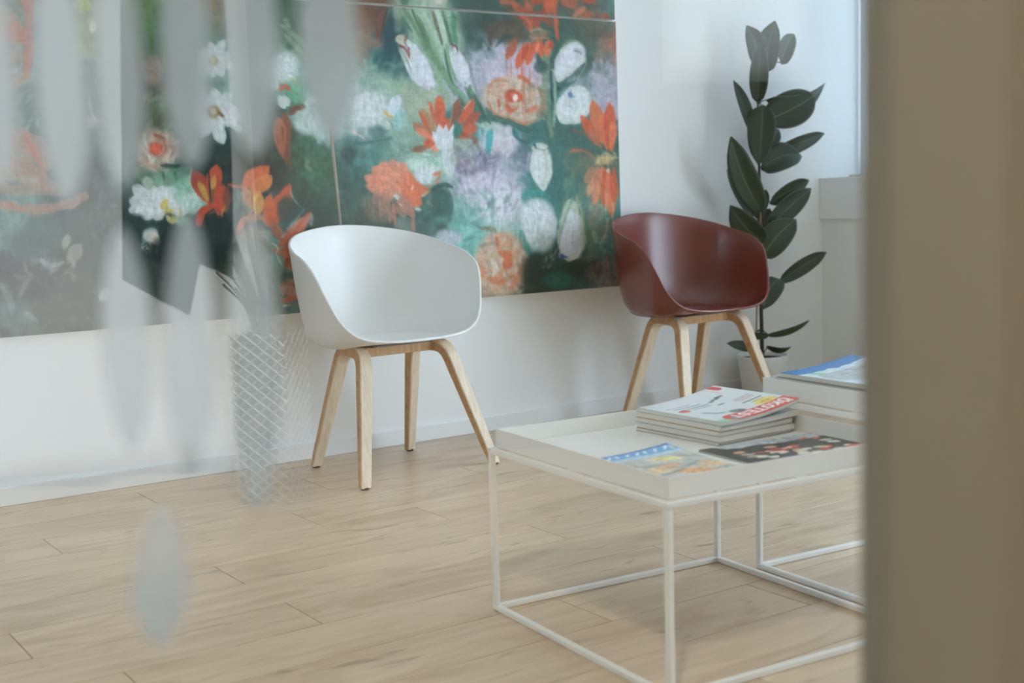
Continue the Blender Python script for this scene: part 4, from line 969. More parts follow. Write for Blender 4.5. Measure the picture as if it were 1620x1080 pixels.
    p.blob(486, 190, 24, 22, (184,198,194), 0, .85, .5); p.petal((480,165),(510,150), 14, (206,214,214), None, .9); p.stroke([(460,178),(470,170),(482,168)], 14, (118,64,42), 8, .9, .5, .2); p.petal((452,262),(450,176), 22, (116,62,42), (140,72,46), .95, .7); p.petal((448,250),(440,184), 22, (158,84,54), (176,100,66), .9, .7); p.stroke([(455,215),(458,245),(460,268)], 6, (124,66,44), 3, .9); p.stroke([(447,200),(448,225)], 2, (60,50,40), 1.5, .7)
    p.petal((440,150),(452,172), 14, (196,204,200), (210,216,214), .95); p.petal((448,150),(458,168), 12, (180,192,186), (206,212,210), .95); p.stroke([(442,142),(450,136),(458,142)], 9, (208,88,54), 7, .95); p.stroke([(456,128),(466,124),(468,132)], 5, (200,180,84), 4, .9)
    p.blob(440, 112, 28, 20, (200,212,210), 10, .9, .5); p.blob(450, 100, 20, 18, (204,216,214), 0, .85, .6); p.petal((440,140),(430,128), 18, (206,214,212), None, .9); p.blob(470, 148, 12, 14, (110,170,136), 0, .8, .6)
    for q, w_ in (([(445,40),(470,60),(500,90)], 8), ([(450,55),(475,80),(495,105)], 7), ([(470,75),(490,95),(510,120)], 6), ([(450,30),(460,45)], 7)): p.stroke(q, w_, (140,166,140), None, .7, .5, .4)
    # white daisies between the film leaves
    def daisy(cx, cy, r_, sq=.9, seed=0, cen=(176,160,110)):
        for k in range(9):
            an = k*40+seed*17; rr = r_*(.8+.4*p.rng.random()); ca, sa = math.cos(math.radians(an)), math.sin(math.radians(an))*sq
            p.petal((cx+ca*3, cy+sa*3),(cx+ca*rr, cy+sa*rr), r_*.5, (196,202,200), (214,216,216), .95, .62, .2)
        p.blob(cx, cy, r_*.26, r_*.24, cen, 0, .95, .4); p.blob(cx-1, cy-1, r_*.12, r_*.12, (206,196,160), 0, .8, .5)
    daisy(338, 96, 32, 1.0, 1); daisy(338, 177, 40, .95, 2, (150,120,64)); p.petal((338,196),(354,228), 22, (190,200,196), (206,212,212), .95, .55); p.petal((350,176),(392,190), 16, (210,212,212), None, .9); p.petal((352,184),(384,208), 14, (206,210,208), None, .9)
    p.stroke([(345,178),(354,184)], 5, (110,62,36), 4, .9)
    # little rose at upper left of the dark patch
    p.blob(246, 236, 38, 34, (176,152,132), 0, .9, .5, .25); p.scumble(60, (214, 205, 285, 268), 5, [(206,180,160),(196,130,100),(150,124,104),(214,202,190)], .6, 23); p.blob(246, 235, 11, 11, (214,88,58), 10, .95, .4); p.stroke([(243,212),(254,217),(262,220)], 7, (150,72,46), 5, .95); p.stroke([(258,220),(262,235),(256,246)], 6, (170,96,66), 4, .9); p.stroke([(236,246),(240,256),(246,250)], 5, (216,208,200), 4, .9); p.stroke([(266,232),(276,236),(270,248)], 7, (150,112,84), 5, .8); p.stroke([(222,255),(240,264),(262,262)], 6, (190,150,120), 4, .8)
    p.stroke([(255,262),(285,262),(305,258),(330,262)], 8, (14,44,36), 5, .9)
    p.scumble(30, (230, 130, 268, 210), 6, [(110,140,100),(120,96,78),(160,150,130),(80,110,80)], .6, 24)
    p.blob(242, 110, 16, 22, (150,128,112), 0, .7, .6)
    # big white peony
    for an, L_, w_ in ((165,44,22),(190,52,26),(212,50,24),(235,44,24),(262,36,26),(290,34,26),(318,36,24),(345,34,24),(150,40,22),(120,30,20),(20,34,22)):
        ca, sa = math.cos(math.radians(an)), math.sin(math.radians(an))*.85
        p.petal((262,325),(262+ca*L_*1.15, 325-sa*-L_*1.05), w_, (196,204,200), (206,212,212), .97, .65, .18)
    p.blob(300, 305, 26, 26, (136,186,158), 0, .75, .7); p.blob(302, 322, 18, 16, (186,206,194), 0, .8, .6); p.blob(252, 318, 26, 18, (206,212,212), 10, .85, .5); p.petal((232,330),(203,332), 20, (204,210,210), None, .95); p.petal((236,310),(208,296), 20, (190,198,192), (204,210,206), .95); p.petal((240,300),(230,280), 20, (150,166,144), (180,190,170), .9)
    p.stroke([(256,328),(262,318),(264,330),(272,334)], 11, (206,184,84), 8, .95, .4, .2); p.stroke([(264,342),(272,350),(282,346)], 8, (196,180,110), 5, .9); p.stroke([(282,330),(288,342)], 6, (212,204,196), 4, .9); p.scumble(14, (256,314,286,352), 4, [(214,196,110),(186,160,60),(214,208,190)], .7, 25)
    p.stroke([(276,272),(280,286)], 5, (40,96,70), 3, .7); p.stroke([(258,272),(260,284)], 5, (46,80,60), 3, .7); p.stroke([(305,345),(322,336),(330,325)], 4, (70,150,118), 3, .7); p.stroke([(300,338),(318,322)], 3, (110,176,146), 2, .7)
    p.blob(215, 345, 14, 8, (20,50,42), 0, .6, .6); p.blob(238, 372, 12, 12, (176,188,182), 0, .95, .4, .25); p.petal((236,366),(252,386), 16, (206,200,184), (196,166,142), .95); p.scumble(22, (216,374,250,396), 2.4, [(206,206,184),(176,190,170)], .9, 26); p.scumble(10, (210,392,246,402), 3, [(120,150,140)], .6, 27)
    p.blob(262, 395, 24, 20, (12,32,28), 0, .7, .7); p.blob(345, 370, 26, 34, (12,30,26), 0, .85, .6); p.blob(330, 395, 12, 30, (20,56,46), 0, .5, .7)
    # orange tulip pair
    p.blob(335, 268, 28, 14, (12,36,30), 0, .85, .6)
    p.petal((334,324),(305,268), 30, (176,54,24), (156,52,26), 1, .6, .1); p.petal((335,318),(344,260), 25, (170,58,26), (196,74,36), 1, .65, .1); p.petal((346,342),(354,292), 22, (206,68,30), (190,66,34), 1, .55, .1); p.petal((358,338),(360,294), 14, (140,70,44), (110,60,40), .9, .55)
    p.petal((330,320),(314,286), 12, (196,166,62), (186,150,60), .9, .6, .4); p.petal((336,302),(340,276), 10, (206,170,64), (196,130,50), .9, .5, .3); p.stroke([(330,270),(332,300),(334,320)], 3, (24,32,26), 2, .9); p.stroke([(336,300),(336,322)], 5, (96,84,48), 3, .8)
    p.stroke([(313,354),(320,334),(336,326),(346,330)], 13, (190,62,30), 9, 1, .4, .1); p.stroke([(330,338),(346,334),(352,342)], 6, (130,66,40), 4, .8); p.stroke([(350,340),(356,326)], 4, (206,130,50), 3, .8)
    p.stroke([(303,266),(301,290),(312,310),(328,322)], 2, (196,214,206), 1.5, .9)
    p.stroke([(362,292),(378,296),(392,294)], 7, (196,86,44), 5, .9); p.petal((382,298),(425,262), 30, (196,92,52), (218,94,44), 1, .5, .12); p.petal((396,312),(428,276), 24, (214,108,50), (222,120,56), .95, .6, .12); p.petal((396,340),(388,296), 24, (176,128,98), (190,126,92), .95, .6, .2); p.petal((406,342),(410,300), 20, (206,150,70), (222,140,66), .95, .5, .2); p.stroke([(402,318),(408,306)], 5, (222,170,70), 3, .9); p.stroke([(400,330),(398,306)], 3, (110,90,60), 2, .7); p.stroke([(376,300),(382,318),(396,336)], 8, (64,96,90), 5, .8)
    p.petal((424,358),(462,292), 30, (206,78,38), (198,80,42), 1, .5, .1); p.petal((418,352),(428,306), 16, (210,84,42), (216,96,52), .95, .6); p.stroke([(378,362),(392,346),(414,344),(424,356)], 14, (196,96,66), 10, .9, .4, .2); p.blob(400, 372, 24, 14, (196,120,96), 0, .6, .8); p.petal((446,382),(428,352), 16, (150,88,62), (170,92,60), .9, .5, .2); p.stroke([(430,346),(440,366),(446,378)], 7, (150,80,52), 5, .8)
    p.blob(452, 330, 14, 20, (30,58,58), 15, .85, .6); p.stroke([(458,300),(465,315),(476,328)], 3, (120,160,156), 2, .6)
    p.petal((440,392),(492,336), 22, (206,90,60), (214,132,110), 1, .55, .12); p.stroke([(470,360),(484,342),(494,334)], 5, (176,76,52), 3, .9); p.stroke([(455,362),(470,345),(482,330)], 5, (120,170,170), 3, .7); p.stroke([(494,340),(492,356)], 6, (176,170,166), 4, .7)
    p.petal((445,396),(486,400), 34, (196,84,52), (180,72,42), 1, .5, .12); p.stroke([(432,396),(446,400),(452,412)], 10, (200,110,70), 8, .9); p.blob(464, 416, 14, 10, (170,70,40), 0, .9, .5); p.stroke([(452,424),(468,427),(480,424)], 6, (180,130,110), 4, .9); p.stroke([(430,384),(440,392),(436,402)], 3, (206,220,220), 2, .9); p.stroke([(438,404),(446,420)], 2.5, (200,212,210), 2, .8); p.stroke([(446,376),(452,368)], 3, (196,210,210), 2, .8)
    p.blob(472, 436, 20, 8, (24,70,76), 0, .8, .6); p.blob(463, 456, 20, 14, (186,124,106), 0, .95, .45, .25); p.stroke([(444,452),(456,448),(474,452)], 8, (140,74,56), 6, .9); p.stroke([(446,476),(462,472),(476,466)], 10, (206,88,56), 7, .95); p.stroke([(466,462),(482,462)], 7, (206,170,160), 5, .8); p.stroke([(448,484),(462,482)], 3, (206,214,214), 2, .8); p.stroke([(470,478),(484,474)], 9, (40,96,66), 7, .8); p.blob(475, 487, 24, 6, (34,112,116), -4, .8, .6)
    p.scumble(30, (390, 400, 440, 490), 6, [(120,170,160),(150,186,180),(70,120,110)], .5, 28)
    # far left: big pale orange bloom and dull ground
    for q, w_, c in (([(-40,236),(10,222),(50,230),(72,262)], 34, (172,122,98)), ([(-40,276),(10,266),(50,274),(74,292)], 34, (180,124,98)), ([(-40,300),(10,300),(60,296),(100,300)], 22, (150,120,96)), ([(-30,310),(10,326),(60,330),(110,322),(135,310)], 16, (178,118,92)), ([(-40,245),(10,240),(50,250)], 14, (150,130,108)), ([(-40,285),(20,284),(60,284)], 10, (150,136,116)), ([(40,215),(60,250),(72,275)], 10, (180,104,76)),
                     ([(-40,30),(0,26),(30,60)], 40, (160,116,84)), ([(-40,60),(0,48),(40,56)], 30, (176,92,60)), ([(44,-60),(46,40),(42,120)], 16, (170,86,58)), ([(-40,90),(0,88),(30,90)], 26, (150,116,84)), ([(-40,120),(10,134),(44,118)], 16, (156,122,90)), ([(-40,110),(0,112),(24,112)], 12, (170,150,124))): p.stroke(q, w_, c, None, .85, .4, .4)
    p.scumble(26, (0, 140, 60, 205), 4, [(140,150,144),(166,170,160),(120,150,146)], .7, 29)
    p.scumble(22, (30, 395, 120, 440), 6, [(150,158,148),(120,124,112),(170,172,160)], .6, 30); p.petal((100,395),(108,370), 14, (150,148,132), (166,162,148), .8); p.petal((105,415),(128,385), 24, (140,132,116), (150,142,126), .8); p.stroke([(66,412),(80,420),(102,414)], 10, (160,166,160), 7, .75, .5, .6)
    p.stroke([(50,432),(40,450),(30,470)], 9, (140,150,142), 6, .6, .5, .6); p.stroke([(0,450),(14,470),(20,500)], 12, (130,146,136), 8, .6, .5, .6); p.stroke([(40,495),(55,505),(60,510)], 8, (150,166,158), 6, .6, .5, .6); p.scumble(14, (148, 305, 180, 375), 4, [(140,140,124),(110,112,98)], .7, 31)
    p.petal((175,470),(160,460), 26, (166,172,166), None, .8); p.blob(145, 192, 10, 10, (170,150,136), 0, .6, .7); p.stroke([(140,150),(146,182),(165,196)], 4, (176,150,130), 3, .7); p.blob(147, 42, 6, 10, (196,186,166), 0, .8, .5); p.blob(130, 8, 14, 12, (150,150,60), 0, .8, .6)
    # upper canvases
    p.stroke([(640,6),(645,-40),(655,-120)], 20, (52,96,80), 16, .8); p.stroke([(700,6),(690,-60),(700,-140)], 30, (150,176,156), 24, .7); p.ring(880, -40, 12, 10, 70, 24, [OR, OR3, (176,90,60)]); p.ring(300, -80, 12, 10, 70, 24, [WH, GW]); p.ring(60, -110, 10, 10, 80, 30, [OR2, (180,120,90)]); p.ring(560, -120, 11, 8, 60, 22, [LV, WH])
    p.scumble(20, (665, -10, 705, 8), 6, [(200,206,200),(190,170,160),(120,150,130)], .8, 32); p.stroke([(690,0),(698,4)], 10, (206,196,180), 8, .8)

PGAIN = 1.2
painting = empty('floral_painting', (2.0, BACK_Y, 0.505)); tag(painting, 'large floral oil painting in four canvases above the baseboard', 'painting')
CT = 0.028
def canvas(x0, x1, z0, z1, step, skew=(0, 0), seed=3):
    """one stretched canvas; front grid carries the paint; skew shifts the top of the left/right edge"""
    nx, nz = int((x1 - x0) / step) + 1, int((z1 - z0) / step) + 1
    xs = np.linspace(0, 1, nx); zs = np.linspace(z1, z0, nz)
    tz = ((zs - z0) / (z1 - z0))[:, None]
    xl = x0 + skew[0] * tz; xr = x1 + skew[1] * tz
    X = xl + (xr - xl) * xs[None, :]; Z = np.repeat(zs[:, None], nx, 1)
    P = np.stack([X, np.full_like(X, BACK_Y - CT), Z], -1)
    U, V = project(P)
    return nx, nz, P, U, V
def build_canvas(dims, C):
    nx, nz, P, U, V = dims
    n = nx * nz
    relief = 0.0006 * (C.mean(-1) / 255.0)
    P = P.copy(); P[..., 1] -= relief
    co = P.reshape(-1, 3) - np.array(painting.location)
    i, j = np.meshgrid(np.arange(nz - 1), np.arange(nx - 1), indexing='ij')
    a = (i * nx + j).ravel(); quads = np.stack([a, a + nx, a + nx + 1, a + 1], 1).ravel()
    me = bpy.data.meshes.new('canvas'); nf = (nx - 1) * (nz - 1)
    me.vertices.add(n); me.vertices.foreach_set('co', co.astype(np.float32).ravel())
    me.loops.add(nf * 4); me.loops.foreach_set('vertex_index', quads.astype(np.int32))
    me.polygons.add(nf); me.polygons.foreach_set('loop_start', np.arange(0, nf * 4, 4, dtype=np.int32)); me.polygons.foreach_set('loop_total', np.full(nf, 4, dtype=np.int32))
    me.update(calc_edges=True)
    at = me.color_attributes.new('paint', 'FLOAT_COLOR', 'POINT')
    lin = to_albedo(C, PGAIN).reshape(-1, 3)
    at.data.foreach_set('color', np.concatenate([lin, np.ones((n, 1))], 1).astype(np.float32).ravel())
    o = link_mesh('canvas', me, M['canvas_paint'], painting, True)
    # stretcher body behind the painted face
    bm = bmesh.new()
    f4 = [co[0], co[nx - 1], co[n - 1], co[n - nx]]
    fr = [bm.verts.new((q[0], -CT + 0.0004, q[2])) for q in f4]; bk = [bm.verts.new((q[0], -0.001, q[2])) for q in f4]
    bm.faces.new(fr); bm.faces.new(bk[::-1])
    for k in range(4): bm.faces.new((fr[k], bk[k], bk[(k+1) % 4], fr[(k+1) % 4]))
    obj('stretcher', bm, M['canvas_raw'], o)
    return o
STEP = 0.0028
CAN = [canvas(0.72, 2.0195, 0.503, 1.527, STEP, (0, -0.076)), canvas(2.0245, 3.236, 0.503, 1.527, STEP, (-0.062, -0.008)),
       canvas(0.72, 1.949, 1.5345, 1.95, 0.0045), canvas(1.962, 3.224, 1.5345, 1.95, 0.0045)]
for kk, dims in enumerate(CAN):
    pt = Painter(dims[3], dims[4], 3)
    paint_flowers(pt)
    build_canvas(dims, grade(smear(pt.C)))

# ================================================================== MAGAZINES
GLY = {'O': [[(0.1,0.2),(0.1,0.8),(0.5,1.0),(0.9,0.8),(0.9,0.2),(0.5,0.0),(0.1,0.2)]], 'K': [[(0.12,0),(0.12,1)],[(0.9,1),(0.2,0.48)],[(0.3,0.55),(0.9,0)]],
       'T': [[(0.0,0.98),(1.0,0.98)],[(0.5,0.98),(0.5,0)]], 'E': [[(0.9,1),(0.12,1),(0.12,0),(0.9,0)],[(0.12,0.5),(0.75,0.5)]],
       'S': [[(0.9,0.85),(0.5,1),(0.1,0.8),(0.2,0.58),(0.8,0.42),(0.9,0.2),(0.5,0),(0.1,0.15)]]}
def write(p, word, org, right, up, adv, wdt, col):
    o = np.array(org, float); r_ = np.array(right, float); u = np.array(up, float)
    for k, ch in enumerate(word):
        c = o + r_ * adv * k
        if ch == 'Ö':
            for dx in (0.22, 0.78): 
                q = c + r_*adv*0.8*dx + u*1.22; p.blob(q[0], q[1], wdt*.6, wdt*.6, col, 0, 1, .2, 0, 0)
            ch = 'O'
        for st in GLY[ch]:
            pts = [c + r_*adv*0.8*a + u*b_ for a, b_ in st]
            for i in range(len(pts)-1): p.stroke([pts[i], pts[i+1]], wdt, col, None, 1, 0, 0, None, 0.8, 0)
def cover_test(p):
    W_, H_ = 200., 225.
    X = lambda a: a*W_; Y = lambda b_: b_*H_
    p.C[:] = (206, 212, 214); p.jit = 0.0
    p.C *= (1+.03*p.n4)[..., None]
    p.stroke([(0, 6), (X(.27), 6)], 26, (148, 194, 166), None, 1, 0, 0); p.stroke([(0, 0), (0, H_)], 5, (140, 176, 152), None, .8, 0, 0); p.stroke([(0, H_-1), (W_, H_-1)], 4, (150, 182, 160), None, .7, 0, 0)
    p.blob(X(.83), Y(.235), 25, 20, (226, 208, 122), 10, 1, .2, .05); p.blob(X(.83), Y(.235), 12, 9, (226, 170, 80), 0, .8, .6); p.blob(X(.78), Y(.22), 6, 5, (160, 180, 90), 0, .8, .5)
    p.stroke([(X(.25), 19), (X(1.02), 19)], 42, (206, 66, 50), None, 1, 0, 0); p.blob(X(.235), 14, 6, 10, (70, 140, 170), 0, 1, .3, 0)
    p.jit = 0.0
    write(p, 'ÖKOTEST', (X(.95), 33), (-1, 0), (0, -22.0), 20.5, 5.6, (236, 236, 232))
    p.stroke([(X(.22), Y(.40)), (X(.30), Y(.28)), (X(.38), Y(.26)), (X(.47), Y(.22))], 9, (176, 180, 178), None, .9, .3, 0); p.stroke([(X(.20), Y(.40)), (X(.27), Y(.30)), (X(.33), Y(.27))], 6, (96, 106, 104), None, .95, .4, 0); p.blob(X(.46), Y(.225), 16, 12, (92, 104, 100), -20, 1, .3, .1); p.blob(X(.44), Y(.25), 9, 7, (130, 140, 136), 0, .8, .5)
    p.blob(X(.15), Y(.55), 13, 10, (206, 76, 82), 0, 1, .15, 0)
    p.stroke([(X(.93), Y(.99)), (X(.93), Y(.86))], 16, (206, 74, 72), None, 1, 0, 0); p.stroke([(X(.84), Y(.97)), (X(.84), Y(.75))], 5, (214, 170, 168), None, .8, 0, .6)
    g = np.random.default_rng(4)
    for k, (y, x0, x1, w_, c) in enumerate(((.63,.56,.60,6,(30,30,32)),(.66,.62,.70,6,(30,30,32)),(.69,.70,.78,7,(30,30,32)),(.50,.53,.60,5,(40,40,42)),(.60,.18,.50,5,(110,118,132)),(.66,.14,.46,5,(120,128,140)),(.72,.10,.40,4,(140,146,156)),(.55,.26,.50,4,(120,128,140)),(.46,.70,.92,4,(150,140,138)),(.50,.72,.92,4,(160,150,148)),(.42,.72,.90,3,(190,130,124)),(.36,.69,.92,4,(24,24,26)),(.31,.74,.90,2.5,(110,110,112)))):
        x = x0
        while x < x1:
            l_ = (.02+.03*g.random()); l_ = min(l_, x1-x)
            p.stroke([(X(x), Y(y)), (X(x+l_), Y(y))], w_, c, None, .95, 0, 0 if w_ != 4 else .3); x += l_+.012
def cover_food(p):
    W_, H_ = 200., 264.
    p.C[:] = (176, 178, 172); p.jit = .8
    p.scumble(120, (0, 0, W_, H_*.8), 16, [(150,152,146),(206,204,196),(120,124,116),(190,170,140),(214,214,208),(140,150,136)], .7, 3)
    for cx, cy, rx, ry, c, an in ((70,120,34,20,(214,184,140),10),(120,90,34,18,(206,150,96),-15),(95,60,28,16,(216,170,120),20),(150,60,30,16,(212,150,84),-10),(60,60,20,12,(206,196,180),0),(140,185,28,12,(220,206,130),-20),(176,110,22,24,(206,176,136),0),(110,140,26,12,(196,150,110),10),(40,150,22,16,(176,184,180),0),(100,25,30,10,(210,156,110),0)):
        p.blob(cx, cy, rx, ry, c, an, .95, .4, .3, .1)
    for q in ([(20,100),(60,90),(120,110)],[(90,130),(130,120),(170,140)],[(60,40),(110,40),(150,30)]): p.stroke(q, 7, (96,104,96), None, .8)
    p.stroke([(-10, 246), (210, 246)], 50, (104, 160, 206), None, 1, 0, 0); p.stroke([(-10, 262), (210, 262)], 10, (48, 104, 176), None, .9, 0, 0); p.stroke([(0, 222), (210, 218)], 18, (176, 206, 226), None, .8, .1, .3)
    for k in range(9): p.stroke([(16+k*20, 238), (20+k*20+(k % 3)*4, 252)], 6, (226,232,236), None, .85, .2, 0)
def cover_crowd(p):
    W_, H_ = 264., 200.
    p.C[:] = (44, 46, 44); p.jit = .6
    p.stroke([(60, 190), (270, 186)], 70, (176, 182, 186), None, 1, .1, .3); p.scumble(60, (80, 150, 264, 200), 9, [(206,208,208),(150,160,168),(120,128,134),(190,196,200)], .7, 4)
    g = np.random.default_rng(9)
    for k in range(46):
        x, y = 10+g.random()*250, 10+g.random()*130
        c = [(206,190,164),(214,206,190),(206,66,44),(176,160,140),(30,30,30),(220,216,206),(196,150,120),(210,80,56)][k % 8]
        p.blob(x, y, 9+6*g.random(), 5+4*g.random(), c, g.random()*60-30, .95, .3, .3)
    for q in ([(200,150),(225,160)],[(225,140),(245,146)],[(60,110),(100,100),(120,92)],[(100,120),(150,96)]): p.stroke(q, 8, (214,72,46), None, .95)
    p.blob(170, 190, 8, 7, (196,160,90), 0, .9, .4); p.stroke([(120,150),(124,140),(132,146)], 5, (40,40,42), None, .9)
def cover_blue(p):
    W_, H_ = 200., 240.
    p.C[:] = (50, 116, 176); p.jit = .3
    p.stroke([(16, 110), (210, 110)], 196, (196, 210, 220), None, 1, 0, 0); p.stroke([(60, 130), (190, 130)], 110, (166, 172, 172), None, .95, 0, .1)
    p.scumble(70, (60, 84, 190, 180), 10, [(120,128,130),(196,200,198),(150,150,144),(96,104,108),(176,166,150)], .8, 6); p.blob(36, 190, 12, 16, (120, 190, 140), 0, .9, .4)
    p.stroke([(60, 62), (190, 62)], 14, (206, 216, 222), None, .9, 0, 0)
def cover_plain(c):
    def f(p): p.C[:] = c; p.C *= (1+.05*p.n4)[..., None]
    return f
def magazine(org, rz, w, h, t, fn, label, res=(2, 2), curl=None, unit=200.0, group=None, cover_t=0.0005, fan=0.0):
    """org: near-left bottom corner on its support; x to the right, y away from the camera; curl(x/w, y/h) -> lift"""
    if curl is None: curl = lambda a, b_: 0.0 * a
    e = empty('magazine', org, rz); tag(e, label, 'magazine', group)
    nx, ny = res
    a = np.linspace(0, 1, nx); b_ = np.linspace(0, 1, ny)
    A, B = np.meshgrid(a, b_)
    lift = curl(A, B)
    # inner pages
    px_, py_ = 14, 6
    A2, B2 = np.meshgrid(np.linspace(0, 1, px_), np.linspace(0, 1, py_))
    V = []
    ins = 0.0008
    for zl, ex in ((cover_t, 0.0), (t - cover_t, fan)):
        l2 = curl(A2, B2)
        for j in range(py_):
            for i in range(px_):
                V.append((ins + (w - 2*ins + ex * (i / (px_ - 1))) * A2[j, i], ins + (h - 2*ins) * B2[j, i], zl + l2[j, i]))
    n1 = px_ * py_; Fc = []
    for j in range(py_ - 1):
        for i in range(px_ - 1):
            q = j*px_ + i
            Fc.append((q, q + px_, q + px_ + 1, q + 1)); Fc.append((n1 + q, n1 + q + 1, n1 + q + px_ + 1, n1 + q + px_))
    rimi = [i for i in range(px_)] + [px_ - 1 + px_*j for j in range(1, py_)] + [n1 - 1 - i for i in range(1, px_)] + [px_*j for j in range(py_ - 2, 0, -1)]
    for k in range(len(rimi)):
        u_, v_ = rimi[k], rimi[(k+1) % len(rimi)]
        Fc.append((u_, v_, n1 + v_, n1 + u_))
    mesh_py('pages', V, Fc, M['paper'], e)
    # covers
    for nm, zz in (('back_cover', 0.0), ('front_cover', t - cover_t)):
        front = nm == 'front_cover'
        if front: AA, BB, LL, mx_, my_ = A, B, lift, nx, ny
        else:
            AA, BB = A2, B2; LL = curl(A2, B2); mx_, my_ = px_, py_
        co = np.stack([AA*w, BB*h, LL + zz + (cover_t if front else 0)], -1).reshape(-1, 3)
        me = bpy.data.meshes.new(nm)
        Fq = [(j*mx_+i, j*mx_+i+1, (j+1)*mx_+i+1, (j+1)*mx_+i) for j in range(my_-1) for i in range(mx_-1)]
        me.from_pydata([tuple(v) for v in co], [], Fq); me.update()
        at = me.color_attributes.new('paint', 'FLOAT_COLOR', 'POINT')
        if front:
            p = Painter(AA * unit, BB * unit * h / w, 5); fn(p); C = p.C
        else: C = np.full(AA.shape + (3,), 84.0)
        lin = to_albedo(C, 1.25).reshape(-1, 3)
        at.data.foreach_set('color', np.concatenate([lin, np.ones((len(lin), 1))], 1).astype(np.float32).ravel())
        o = link_mesh(nm, me, M['print'], e, True)
        s = o.modifiers.new('thickness', 'SOLIDIFY'); s.thickness = cover_t; s.offset = -1.0 if front else 1.0
    return e
def t1w(lx, ly, z): 
    c, s = math.cos(TH), math.sin(TH); return (1.4495 + lx*c - ly*s, 2.1783 + lx*s + ly*c, z)
def t2w(lx, ly, z): 
    c, s = math.cos(TH), math.sin(TH); return (2.082 + lx*c - ly*s, 2.030 + lx*s + ly*c, z)
PG = 'magazines in the pile on the front tray table'
z = T1Z + 0.0003
SR = math.radians(1.2)
CURL = lambda k: (lambda a, b_: k * np.clip(a, 0, 1.2)**2.2)
stack = [(0.000, 0.004, 0.220, 0.248, 0.0065, (150,140,125), 'cream-edged magazine at the bottom of the pile on the front tray table', 0.0),
         (0.002, 0.000, 0.222, 0.250, 0.0120, (190,188,182), 'thick white-edged magazine second from the bottom of the pile', 0.0),
         (0.001, 0.003, 0.220, 0.250, 0.0100, (200,170,110), 'white-edged magazine with a yellowish cover in the middle of the pile', 0.0),
         (0.004, 0.001, 0.226, 0.250, 0.0110, (206,208,208), 'white magazine with fanned page ends, second from the top of the pile', 0.014)]
for k, (dx, dy, w, h, t, c, lb, fan) in enumerate(stack):
    lift = (0.0, 0.0, 0.0015, 0.004)[k]
    magazine((1.778 + dx, 1.842 + dy, z), SR, w, h, t, cover_plain(c), lb, (8, 8), CURL(lift), group=PG, fan=fan)
    z += t + 0.0002
magazine((1.783, 1.840, z), SR, 0.232, 0.256, 0.0085, cover_test, 'top magazine of the pile with a red title band and curled right edge', (170, 190), CURL(0.023), group=PG)
magazine(t1w(0.030, -0.566, T1Z + 0.0003), TH + math.radians(0.5), 0.225, 0.297, 0.004, cover_food, 'food magazine with a blue title strip in the near corner of the tray', (110, 140),
         lambda a, b_: 0.006 * np.clip(a, 0, 1)**3 * np.clip(b_, 0, 1)**3 * 1.6)
magazine(t1w(0.285, -0.536, T1Z + 0.0003), TH - math.radians(0.8), 0.296, 0.212, 0.0035, cover_crowd, 'dark magazine with red and cream spots beside the pile', (140, 110), unit=264.0)
z = T2Z + 0.0003
for k, (dx, dy, w, h, t, fn, lb, cl) in enumerate(((0.030, -0.312, 0.225, 0.285, 0.016, cover_plain((120,124,120)), 'thick grey magazine at the bottom of the pile on the taller tray table', 0),
        (0.042, -0.315, 0.222, 0.285, 0.012, cover_plain((60,90,110)), 'dark blue magazine second from the bottom on the taller tray table', .001),
        (0.028, -0.312, 0.222, 0.290, 0.010, cover_plain((110,116,112)), 'grey-green magazine under the blue one on the taller tray table', .003),
        (0.046, -0.318, 0.225, 0.290, 0.010, cover_blue, 'blue-framed magazine on top of the pile on the taller tray table', .020))):
    magazine(t2w(dx, dy, z), TH + math.radians((0, 1.0, -1.2, 1.5)[k]), w, h, t, fn, lb, (100, 120) if k == 3 else (8, 8), CURL(cl), group='magazines on the taller tray table')
    z += t + 0.0002
# papers on the deep window sill
z = WIN_Z0 + 0.0004
for k, (x, y, w, h, t, lb, rz) in enumerate(((4.445, 3.46, 0.21, 0.30, 0.007, 'thin stack of white leaflets lying on the window sill', 4), (4.452, 3.42, 0.20, 0.24, 0.009, 'folded brochure on top of the leaflets on the window sill', -6))):
    e = empty('leaflet_stack' if k == 0 else 'brochure', (x, y, z), math.radians(rz)); tag(e, lb, 'leaflets' if k == 0 else 'brochure')
    bm = bmesh.new(); add_box(bm, (0, 0, 0), (w, h, t), 0.001); obj('sheets', bm, M['paper'], e)
    bm = bmesh.new()
    V = [(0, 0, t + .0002), (w, 0, t + .0002), (w, h, t + .0002), (0, h, t + .0002), (0, 0, t + .001), (w, 0, t + .003), (w, h, t + .003), (0, h, t + .001)]
    mesh_py('top_sheet', V, [(0,3,2,1),(4,5,6,7),(0,1,5,4),(1,2,6,5),(2,3,7,6),(3,0,4,7)], M['trim'] if k == 0 else M['bracket'], e)
    z += t + 0.0032

